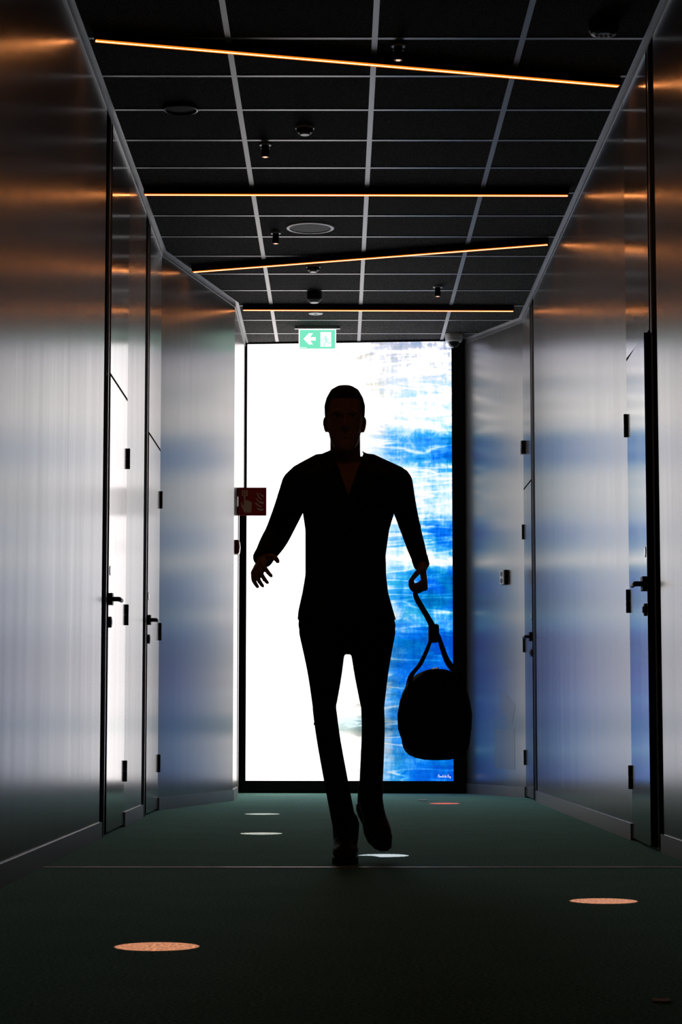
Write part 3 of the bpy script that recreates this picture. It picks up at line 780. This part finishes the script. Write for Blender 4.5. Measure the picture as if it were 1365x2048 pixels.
# local frame: x along wall to the right, -y... wall normal towards the corridor is local +y or -y
nl = Matrix.Rotation(-(math.atan2(d.y, d.x) + PI), 2) @ nn
sg = 1 if nl.y > 0 else -1
Wy = lambda a_, c_: (min(a_ * sg, c_ * sg), max(a_ * sg, c_ * sg))
bm = bmesh.new(); box(bm, -0.034, 0.034, *Wy(0, 0.022), -0.052, 0.052, 0.004); mesh_obj('back_box', bm, M_BLKMETAL, WS)
bm = bmesh.new(); box(bm, -0.031, 0.031, *Wy(0.022, 0.032), -0.049, 0.049, 0.003); mesh_obj('face_plate', bm, M_WHITE, WS)
for s in (-1, 1):
    bm = bmesh.new(); lathe(bm, [(0.019, 0), (0.019, sg * 0.0035)], 24, 'Y'); e = mesh_obj('round_port', bm, M_BLKMETAL, WS); e.location = (0, sg * 0.0305, s * 0.024)

# residue of old stickers on the slanted wall
M_RES = brushed('glue_residue', (0.22, 0.215, 0.215), 0.28, 0.34, metal=0.1, var=0.12, bump=0.02, ior=1.7)
def wall_pt(px, py):
    t = ray(px, py); s = t[0] / t[1]
    # RC1.x + d.x k = s (RC1.y + d.y k)
    kk = (s * RC1.y - RC1.x) / (d.x - s * d.y); p = RC1 + d * kk
    return Vector((p.x, p.y, EYE + t[2] / t[1] * p.y))
def residue(name, label, px):
    P = [wall_pt(*p) for p in px]; n3 = Vector((nn.x, nn.y, 0))
    bm = bmesh.new(); a = [bm.verts.new(p + n3 * 0.0002) for p in P]; c = [bm.verts.new(p + n3 * 0.0009) for p in P]
    bm.faces.new(a); bm.faces.new(c[::-1]); n = len(P)
    for i in range(n): bm.faces.new((a[i], a[(i + 1) % n], c[(i + 1) % n], c[i]))
    return tag(mesh_obj(name, bm, M_RES), label, 'sticker mark', 'sticker marks on the right slanted wall')
residue('sticker_residue', 'faint diamond sticker mark low on the right slanted wall', [(1008, 1381), (1032, 1411), (1025, 1448), (1000, 1416)])
residue('sticker_residue', 'faint rectangular sticker mark below the diamond one', [(991, 1459), (1030, 1457), (1031, 1540), (989, 1536)])

# dark sensor box over the far right door
DS = thing('door_sensor', 'small black box above the far right narrow door', 'sensor', (XR, 14.46, 2.36), 0)
bm = bmesh.new(); box(bm, -0.030, 0, -0.03, 0.03, -0.045, 0.045, 0.004); mesh_obj('housing', bm, M_BLKMETAL, DS)
bm = bmesh.new(); box(bm, -0.033, -0.029, -0.02, 0.02, -0.036, -0.008, 0.001); mesh_obj('sensor_window', bm, M_GREYP, DS)

# paper scraps on the carpet
for (px, py, s, lab) in ((846, 1601, 0.03, 'tiny pale paper scrap on the carpet near the lit panel'), (1323, 2003, 0.016, 'small pale paper scrap on the carpet at the near right')):
    p = at_z(px, py, 0)
    bm = bmesh.new(); box(bm, -s, s, -s * 1.3, s * 1.3, 0.0005, 0.002)
    bmesh.ops.subdivide_edges(bm, edges=bm.edges[:], cuts=2)
    for v in bm.verts: v.co.z += abs(v.co.x) * 0.12 + random.uniform(0, 0.0006)
    tag(mesh_obj('paper_scrap', bm, M_PAPER, loc=(p.x, p.y, 0)), lab, 'litter', 'paper scraps on the carpet')

# ------------------------------------------------------------------ the walking person
YP = 7.90
def B(px, py, dy=0.0): return at_y(px, py, YP + dy)
K = YP / F                                              # metres per pixel at the body

def torso_rings(rows, grow=0.0):
    out = []
    for (xl, xr, py, ry, cyo) in rows:
        a = B(xl, py); c = B(xr, py)
        out.append(oval((a.x + c.x) / 2, YP + cyo, a.z, (c.x - a.x) / 2 + grow, ry + grow, 32, 2.25))
    return out
HEADC = B(691, 840)                                      # head centre line
CH = B(691, 908).z; TOPZ = B(691, 773).z
hand_l_pos = None

def hand(bm, wrist, fwd, up, side, curl, splay=0.10, thumb_curl=0.4, scale=1.0):
    """fwd: wrist to knuckles, up: back of the hand, side: towards the thumb"""
    fwd = Vector(fwd).normalized(); side = Vector(side); side = (side - fwd * side.dot(fwd)).normalized(); up = Vector(up)
    up = (up - fwd * up.dot(fwd) - side * up.dot(side)).normalized()
    W = Vector(wrist); S = scale
    lens = [(0.040, 0.025, 0.020), (0.045, 0.029, 0.021), (0.042, 0.027, 0.020), (0.033, 0.020, 0.018)]
    for i in range(4):
        off = (0.030 - 0.020 * i) * S
        kn = W + fwd * (0.088 - 0.004 * abs(i - 1)) * S + side * off
        limb(bm, [W + side * off * 0.55 + fwd * 0.008, (W + kn) / 2 + side * off * 0.15, kn], [0.0125 * S, 0.0135 * S, 0.0115 * S], n=10, sub=3)
        p = kn; a = 0.0; dirn = (fwd + side * (0.5 - i / 3.0) * splay * 2).normalized()
        pts = [kn - dirn * 0.004]; rr = [0.0100 * S]
        for j, l in enumerate(lens[i]):
            a += curl[j] if isinstance(curl, (tuple, list)) else curl
            dd = dirn * math.cos(a) - up * math.sin(a)
            p = p + dd * l * S
            pts.append(p); rr.append((0.0092, 0.0086, 0.0074)[j] * S)
        limb(bm, pts, rr, n=10, sub=3)
    b0 = W + fwd * 0.022 * S + side * 0.022 * S
    t1 = b0 + (fwd * 0.55 + side * 0.75 - up * 0.25).normalized() * 0.042 * S
    t2 = t1 + (fwd * 0.75 + side * (0.55 - thumb_curl) - up * (0.25 + thumb_curl)).normalized() * 0.032 * S
    t3 = t2 + (fwd * 0.8 + side * (0.3 - thumb_curl) - up * (0.3 + thumb_curl)).normalized() * 0.026 * S
    limb(bm, [b0, t1, t2, t3], [0.0150 * S, 0.0118 * S, 0.0105 * S, 0.0088 * S], n=10, sub=4)

# joints
SHR, ELR, WRR = B(598, 968, 0.01), B(556, 1068, 0.17), B(524, 1120, -0.03)
SHL, ELL, WRL = B(796, 964, 0.01), B(824, 1066, 0.14), B(845, 1133, -0.04)
HPR, KNR, ANR = B(646, 1248), B(649, 1415, -0.10), B(692, 1672, 0.05)
HPL, KNL, ANL = B(744, 1248), B(746, 1418, 0.06), B(742, 1588, 0.28)
ANR.z = max(ANR.z, 0.085)
TORSO = [(660, 722, 925, 0.055, 0.02), (622, 766, 932, 0.085, 0.02), (596, 796, 950, 0.105, 0.01), (598, 800, 985, 0.120, 0.0), (606, 790, 1020, 0.125, -0.005), (612, 778, 1060, 0.118, -0.005),
         (612, 771, 1110, 0.108, 0.0), (612, 772, 1150, 0.106, 0.0), (606, 776, 1185, 0.112, 0.005), (598, 786, 1220, 0.120, 0.012), (596, 793, 1250, 0.122, 0.015),
         (603, 787, 1275, 0.098, 0.015), (632, 760, 1294, 0.07, 0.01)]
skin = bmesh.new()
loft(skin, torso_rings(TORSO, -0.014))
# neck and head
limb(skin, [B(691, 950, 0.035), B(691, 915, 0.03), B(691, 875, 0.015)], [0.066, 0.057, 0.056], n=20, sub=4)
HX = B(690, 840).x; HH = TOPZ - CH
head = [(0.0, -0.072, 0.020, 0.022), (0.05, -0.060, 0.036, 0.040), (0.13, -0.034, 0.048, 0.064), (0.24, -0.016, 0.056, 0.082), (0.36, -0.004, 0.062, 0.092),
        (0.48, 0.002, 0.066, 0.096), (0.60, 0.006, 0.069, 0.099), (0.72, 0.009, 0.070, 0.098), (0.84, 0.012, 0.062, 0.088), (0.93, 0.014, 0.046, 0.068), (0.985, 0.014, 0.024, 0.036), (1.0, 0.014, 0.008, 0.012)]
HY = YP + 0.0
loft(skin, [oval(HX, HY + cy, CH + HH * t, rx, ry, 28, 2.1) for t, cy, rx, ry in head])
hz = lambda t: CH + HH * t
limb(skin, [(HX, HY - 0.092, hz(0.53)), (HX, HY - 0.104, hz(0.44)), (HX, HY - 0.114, hz(0.36)), (HX, HY - 0.098, hz(0.335))], [0.008, 0.009, 0.0125, 0.011], n=10, sub=4)
for s in (-1, 1):
    limb(skin, [(HX + s * 0.008, HY - 0.098, hz(0.565)), (HX + s * 0.028, HY - 0.094, hz(0.58)), (HX + s * 0.048, HY - 0.074, hz(0.56))], [0.008, 0.009, 0.007], n=8, sub=3)   # brows
    limb(skin, [(HX + s * 0.020, HY - 0.086, hz(0.50)), (HX + s * 0.036, HY - 0.083, hz(0.50))], [0.0085, 0.008], n=8, sub=3)                                             # eyelids
    limb(skin, [(HX + s * 0.012, HY - 0.100, hz(0.350)), (HX + s * 0.014, HY - 0.094, hz(0.345))], [0.007, 0.007], n=8, sub=2)                                         # nostril wings
    limb(skin, [(HX + s * 0.067, HY + 0.012, hz(0.54)), (HX + s * 0.071, HY + 0.024, hz(0.52)), (HX + s * 0.072, HY + 0.026, hz(0.44)), (HX + s * 0.069, HY + 0.012, hz(0.34))], [0.007, 0.010, 0.009, 0.006], n=8, sub=4)  # ears
for t, rr in ((0.245, 0.0062), (0.215, 0.0070)):
    limb(skin, [(HX - 0.024, HY - 0.078, hz(t)), (HX - 0.01, HY - 0.094, hz(t)), (HX + 0.01, HY - 0.094, hz(t)), (HX + 0.024, HY - 0.078, hz(t))], [0.004, rr, rr, 0.004], n=8, sub=3)
# limbs
limb(skin, [SHR, (SHR + ELR) / 2 + Vector((0, 0.02, 0)), ELR], [0.052, 0.046, 0.038], sub=5)
limb(skin, [ELR, ELR * 0.6 + WRR * 0.4, WRR], [0.038, 0.036, 0.024], sub=5)
limb(skin, [SHL, (SHL + ELL) / 2 + Vector((0, 0.02, 0)), ELL], [0.046, 0.038, 0.031], sub=5)
limb(skin, [ELL, ELL * 0.6 + WRL * 0.4, WRL], [0.031, 0.030, 0.022], sub=5)
fr = (WRR - ELR).normalized()
hand(skin, WRR, (-0.12, -0.86, -0.42), (-0.80, -0.10, 0.45), (0.55, -0.2, 0.6), (0.30, 0.42, 0.30), 0.12, 0.1, 0.98)
fl_ = Vector((0.10, -0.42, -0.88))
hand(skin, WRL, fl_, (1.0, -0.05, 0.08), (-0.1, -1.0, 0.3), (1.25, 1.45, 0.9), 0.02, 0.55, 0.95)
limb(skin, [B(646, 1262), B(650, 1340, -0.04), KNR], [0.076, 0.054, 0.034], sub=5)
limb(skin, [KNR, KNR * 0.7 + ANR * 0.3 + Vector((-0.004, 0.012, 0)), ANR], [0.034, 0.034, 0.026], sub=5)
limb(skin, [B(744, 1262), B(743, 1340, 0.02), KNL], [0.076, 0.054, 0.034], sub=5)
limb(skin, [KNL, KNL * 0.7 + ANL * 0.3 + Vector((0.004, 0.012, 0)), ANL], [0.034, 0.034, 0.026], sub=5)
# feet inside the shoes
def foot_frame(ankle, toe_dir):
    f_ = Vector(toe_dir).normalized(); return f_
FR = Vector((-0.02, -1.0, -0.10)).normalized()         # planted foot, toes to the camera
FLT = Vector((0.06, -0.42, -0.80)).normalized()         # trailing foot, heel up
HEELR = Vector((ANR.x, ANR.y + 0.035, 0.045)); 
FDR, UPR = Vector((-0.02, -1, 0)).normalized(), Vector((0, 0, 1))
FDL = Vector((0.24, -0.84, -0.50)).normalized(); UPL = Vector((0.05, -0.50, 0.86)); UPL = (UPL - FDL * UPL.dot(FDL)).normalized()
AR_, AL_ = Vector((ANR.x, ANR.y, 0.098)), ANL + Vector((0, 0, -0.01))
for A_, f_, u_ in ((AR_, FDR, UPR), (AL_, FDL, UPL)):
    limb(skin, [A_, A_ - u_ * 0.045 + f_ * 0.01, A_ - u_ * 0.055 + f_ * 0.09, A_ - u_ * 0.062 + f_ * 0.155], [0.026, 0.028, 0.026, 0.018], sub=4)
person = fuse('person', skin, 0.0045, 3, M_SKIN)
tag(person, 'person in dark open-collared shirt and trousers walking with a bag, silhouetted', 'person')

# hair: short cap over the skull
hb = bmesh.new()
loft(hb, [oval(HX, HY + cy + 0.004, CH + HH * t + (0.006 if t > 0.9 else 0), rx + 0.006, ry + 0.006, 28, 2.1) for t, cy, rx, ry in head if t >= 0.36])
def hair_cut(c):
    front = (HY - c.y) / 0.1                              # 1 at the forehead, -1 at the nape
    line = 0.79 if front > 0.45 else 0.62 if front > 0.15 else 0.52 if front > -0.35 else 0.40
    return c.z < hz(line)
fuse('hair', hb, 0.005, 2, M_HAIR, person, cut=hair_cut)
# eye sockets, mouth line and chin crease pressed into the face, then the eyes
for v in person.data.vertices:
    c = v.co
    if c.z < CH or c.y > HY - 0.03: continue
    dz = 0.0
    for sx in (-1, 1):
        dz += 0.011 * math.exp(-(((c.x - HX - sx * 0.030) / 0.014) ** 2 + ((c.z - hz(0.515)) / 0.010) ** 2))
    dz += 0.005 * math.exp(-(((c.x - HX) / 0.022) ** 2 + ((c.z - hz(0.231)) / 0.0028) ** 2))
    dz += 0.004 * math.exp(-(((c.x - HX) / 0.020) ** 2 + ((c.z - hz(0.165)) / 0.008) ** 2))
    v.co.y += dz
M_EYE = simple('eye_white', (0.5, 0.48, 0.46), 0.3); M_IRIS = simple('iris', (0.03, 0.02, 0.015), 0.2)
for sx in (-1, 1):
    eb = bmesh.new(); bmesh.ops.create_uvsphere(eb, u_segments=16, v_segments=12, radius=0.0115)
    e = mesh_obj('eye', eb, M_EYE, person, smooth=True); e.location = (HX + sx * 0.030, HY - 0.073, hz(0.513))
    eb = bmesh.new(); bmesh.ops.create_uvsphere(eb, u_segments=12, v_segments=8, radius=0.0055, matrix=Matrix.Translation((0, -0.0072, 0)))
    mesh_obj('iris', eb, M_IRIS, e, smooth=True)
# shirt
sb = bmesh.new()
loft(sb, torso_rings(TORSO[:10] + [(596, 792, 1240, 0.123, 0.014)], 0.002))
limb(sb, [B(691, 946, 0.035), B(691, 925, 0.032), B(691, 905, 0.03)], [0.080, 0.070, 0.064], n=20, sub=4)
limb(sb, [B(680, 922, 0.03), B(640, 938, 0.02), B(604, 960, 0.01)], [0.062, 0.056, 0.060], sub=4); limb(sb, [B(700, 922, 0.03), B(744, 938, 0.02), B(792, 960, 0.01)], [0.062, 0.054, 0.054], sub=4); limb(sb, [B(744, 945, 0.02), B(788, 960, 0.01)], [0.050, 0.052], sub=4)
limb(sb, [SHR, (SHR + ELR) / 2 + Vector((0, 0.02, 0)), ELR], [0.064, 0.056, 0.050], sub=5)
limb(sb, [ELR, ELR * 0.6 + WRR * 0.4, WRR + (ELR - WRR) * 0.07], [0.050, 0.047, 0.036], sub=5)
limb(sb, [SHL, (SHL + ELL) / 2 + Vector((0, 0.02, 0)), ELL], [0.056, 0.046, 0.038], sub=5)
limb(sb, [ELL, ELL * 0.6 + WRL * 0.4, WRL + (ELL - WRL) * 0.07], [0.038, 0.035, 0.028], sub=5)
# folds at the elbow and waist
for cpt, rr, q in ((ELR, 0.047, 0), (ELL, 0.036, 1)):
    for j in range(3):
        o_ = (SHR - ELR if q == 0 else SHL - ELL).normalized() * (0.03 + 0.035 * j)
        limb(sb, [cpt + o_ + Vector((-rr, 0, 0)), cpt + o_ + Vector((0, -rr * 0.95, 0.01)), cpt + o_ + Vector((rr, 0, 0.0))], [0.008, 0.011, 0.008], n=8, sub=3)
for zpx in (1135, 1160, 1195):
    a = B(616, zpx); c = B(770, zpx - 8)
    limb(sb, [(a.x, YP - 0.02, a.z), (a.x + 0.05, YP - 0.092, a.z + 0.01), ((a.x + c.x) / 2, YP - 0.104, a.z - 0.004), (c.x - 0.05, YP - 0.092, c.z), (c.x, YP - 0.02, c.z)], [0.006, 0.010, 0.007, 0.010, 0.006], n=8, sub=4)
vz0, vz1 = B(700, 1000).z, B(700, 905).z
vx = B(697, 1000).x
def neck_cut(c):
    if c.y > YP - 0.01: return c.z > B(691, 908).z
    if c.z < vz0: return False
    return abs(c.x - vx) < 0.058 * (c.z - vz0) / (vz1 - vz0) and c.y < YP
_h = vz1 - vz0
shirt = fuse('shirt', sb, 0.006, 3, M_SHIRT, person, cut=neck_cut, planes=[((vx, 0, vz0), (_h, 0, -0.058)), ((vx, 0, vz0), (_h, 0, 0.058)), ((0, 0, B(691, 908).z), (0, 0, 1)), ((0, YP - 0.01, 0), (0, 1, 0))])
for s in (-1, 1):                                        # open collar flaps
    cb = bmesh.new()
    pts = [Vector((vx + s * 0.052, YP + 0.02, vz1 + 0.006)), Vector((vx + s * 0.060, YP - 0.048, vz1 - 0.02)), Vector((vx + s * 0.040, YP - 0.094, vz1 - 0.065)), Vector((vx + s * 0.072, YP - 0.100, vz1 - 0.085)), Vector((vx + s * 0.088, YP - 0.056, vz1 - 0.045)), Vector((vx + s * 0.078, YP + 0.02, vz1 - 0.02))]
    nrm = Vector((s * 0.4, -0.7, 0.4)).normalized() * 0.004
    a = [cb.verts.new(p) for p in pts]; c = [cb.verts.new(p + nrm) for p in pts]
    cb.faces.new(a); cb.faces.new(c[::-1])
    for i in range(6): cb.faces.new((a[i], a[(i + 1) % 6], c[(i + 1) % 6], c[i]))
    mesh_obj('collar', cb, M_SHIRT, shirt)
for (el, wr) in ((ELR, WRR), (ELL, WRL)):
    cb = bmesh.new(); dr = (el - wr).normalized(); rr = 0.038 if el is ELR else 0.030
    limb(cb, [wr + dr * 0.015, wr + dr * 0.055], [rr, rr + 0.001], n=18, sub=2, round_ends=False)
    mesh_obj('cuff', cb, M_SHIRT, shirt, smooth=False)
# trousers
tb = bmesh.new()
loft(tb, torso_rings([(606, 776, 1182, 0.108, 0.005), (600, 784, 1220, 0.116, 0.012), (597, 792, 1250, 0.118, 0.016), (602, 788, 1275, 0.102, 0.015), (630, 762, 1296, 0.080, 0.01), (664, 726, 1308, 0.05, 0.01)], 0.001))
limb(tb, [B(646, 1262), B(650, 1340, -0.04), KNR], [0.090, 0.066, 0.043], sub=5)
limb(tb, [KNR, KNR * 0.7 + ANR * 0.3 + Vector((-0.004, 0.012, 0)), ANR + Vector((-0.003, 0.004, 0.03))], [0.044, 0.044, 0.045], sub=5)
limb(tb, [B(744, 1262), B(743, 1340, 0.02), KNL], [0.090, 0.066, 0.043], sub=5)
limb(tb, [KNL, KNL * 0.7 + ANL * 0.3 + Vector((0.004, 0.012, 0)), ANL + (KNL - ANL).normalized() * 0.02], [0.044, 0.044, 0.045], sub=5)
for kn, sx in ((KNR, -1), (KNL, 1)):
    for j in range(3):
        z = kn.z + (-0.06 + 0.05 * j)
        limb(tb, [(kn.x - 0.036, kn.y, z), (kn.x, kn.y - 0.040, z + 0.012), (kn.x + 0.036, kn.y, z)], [0.006, 0.009, 0.006], n=8, sub=3)
trousers = fuse('trousers', tb, 0.006, 3, M_TROU, person)
# shoes
def shoe(ank, f_, up, nm='shoe'):
    f_ = Vector(f_).normalized(); up = (Vector(up) - f_ * Vector(up).dot(f_)).normalized(); sd = f_.cross(up)
    q = lambda a, u, s=0: ank + f_ * a + up * u + sd * s
    s = bmesh.new()
    limb(s, [q(-0.005, 0.04), q(-0.012, -0.01), q(-0.03, -0.045)], [0.050, 0.047, 0.042], n=16, sub=4)
    limb(s, [q(-0.05, -0.050), q(0.02, -0.048), q(0.10, -0.056), q(0.165, -0.060), q(0.20, -0.064)], [0.034, 0.043, 0.047, 0.041, 0.026], n=16, sub=4, flat=0.72, ref=up)
    limb(s, [q(-0.008, 0.03), q(0.0, 0.0), q(0.035, -0.030), q(0.085, -0.046), q(0.12, -0.055)], [0.046, 0.046, 0.044, 0.041, 0.036], n=14, sub=4)
    o = fuse(nm, s, 0.005, 3, M_SHOE, person)
    sl = bmesh.new(); prof = [(-0.085, 0.020), (-0.07, 0.034), (-0.02, 0.038), (0.04, 0.036), (0.10, 0.047), (0.16, 0.046), (0.205, 0.032), (0.225, 0.012)]
    out = [(a, w) for a, w in prof] + [(a, -w) for a, w in reversed(prof)]
    lo = [sl.verts.new(q(a, -0.097, w)) for a, w in out]; hi = [sl.verts.new(q(a, -0.076, w)) for a, w in out]
    sl.faces.new(lo); sl.faces.new(hi[::-1]); n = len(out)
    for i in range(n): sl.faces.new((lo[i], lo[(i + 1) % n], hi[(i + 1) % n], hi[i]))
    mesh_obj('sole', sl, M_SOLE, o)
    lb = bmesh.new()
    for i in range(5):
        a = 0.040 + 0.017 * i; u = 0.014 - 0.013 * i
        limb(lb, [q(a + 0.006, u - 0.006, -0.032), q(a + 0.022, u + 0.014, 0), q(a + 0.006, u - 0.006, 0.032)], [0.003, 0.0035, 0.003], n=6, sub=3)
    mesh_obj('laces', lb, M_STRAP, o)
    return o
shoe(AR_, FDR, UPR)
shoe(AL_, FDL, UPL)

# ------------------------------------------------------------------ the bag hanging from the left hand
grip = WRL + fl_.normalized() * 0.088 + Vector((-0.032, 0.0, -0.008))
BZ1, BZ0 = B(868, 1340).z, B(868, 1519).z
BX = B(869, 1430).x; BY = grip.y
bag = thing('duffel_bag', 'dark soft duffel bag hanging from the walking person\'s hand', 'bag', (BX, BY, BZ0))
bb = bmesh.new()
rings = []
H_ = BZ1 - BZ0
for i in range(15):
    t = -1 + 2 * i / 14; e_ = (1 - abs(t) ** 4) ** 0.5 if abs(t) < 1 else 0.0
    sc = 0.55 + 0.45 * e_ if abs(t) < 0.999 else 0.45
    ring = []
    for k in range(36):
        a = 2 * PI * k / 36; c, s = math.cos(a), math.sin(a)
        zz = H_ / 2 + H_ / 2 * math.copysign(abs(s) ** (2 / 3.0), s) * (0.86 + 0.14 * sc)
        wd = 0.147 * (1.0 - 0.34 * max(0, (zz / H_ - 0.42)) ** 1.3 / 0.5) * (0.93 + 0.07 * math.sin(3 * a + 2 * t))
        ring.append(Vector((math.copysign(abs(c) ** (2 / 3.0), c) * wd * sc, t * 0.215, zz)))
    rings.append(ring)
loft(bb, rings)
body = mesh_obj('bag_body', bb, M_BAG, bag, smooth=True)
bb = bmesh.new(); limb(bb, [(0, -0.19, H_ * 0.93), (0.004, -0.1, H_ * 0.998), (0, 0, H_ * 1.0), (-0.004, 0.1, H_ * 0.998), (0, 0.19, H_ * 0.93)], [0.006] * 5, n=8, sub=4); mesh_obj('zip', bb, M_ZIP, body)
bb = bmesh.new(); box(bb, -0.085, 0.085, -0.222, -0.196, 0.05, 0.20, 0.012); mesh_obj('end_pocket', bb, M_BAG, body)
gz = grip - Vector((BX, BY, BZ0))
wrapz = B(866, 1262).z - BZ0; wx = B(866, 1262).x - BX
for s in (-1, 1):
    bb = bmesh.new()
    xo = s * 0.100
    limb(bb, [(xo, -0.13, H_ * 0.70), (xo * 0.88, -0.125, H_ * 0.92), (s * 0.045 + wx * 0.3, -0.085, H_ * 1.10), (wx + s * 0.008, -0.038, wrapz), (gz.x + s * 0.004, -0.026, gz.z - 0.03),
              (gz.x, 0.0, gz.z), (gz.x + s * 0.004, 0.026, gz.z - 0.03), (wx + s * 0.008, 0.038, wrapz), (s * 0.045 + wx * 0.3, 0.085, H_ * 1.10), (xo * 0.88, 0.125, H_ * 0.92), (xo, 0.13, H_ * 0.70)],
         [0.007, 0.0065, 0.006, 0.005, 0.005, 0.005, 0.005, 0.005, 0.006, 0.0065, 0.007], n=8, sub=5)
    mesh_obj('handle', bb, M_STRAP, bag, smooth=True)
bb = bmesh.new(); box(bb, wx - 0.018, wx + 0.018, -0.05, 0.05, wrapz - 0.045, wrapz + 0.02, 0.008); mesh_obj('handle_wrap', bb, M_STRAP, bag)

# ------------------------------------------------------------------ world and view
w = bpy.data.worlds.new('world'); scene.world = w; w.use_nodes = True
w.node_tree.nodes['Background'].inputs['Color'].default_value = (0, 0, 0, 1)
w.node_tree.nodes['Background'].inputs['Strength'].default_value = 0.0
scene.view_settings.view_transform = 'Standard'
scene.view_settings.look = 'None'
scene.view_settings.exposure = 0.0
scene.view_settings.gamma = 1.0
scene.view_settings.use_curve_mapping = False
scene.cycles.max_bounces = 10
scene.cycles.sample_clamp_indirect = 6.0
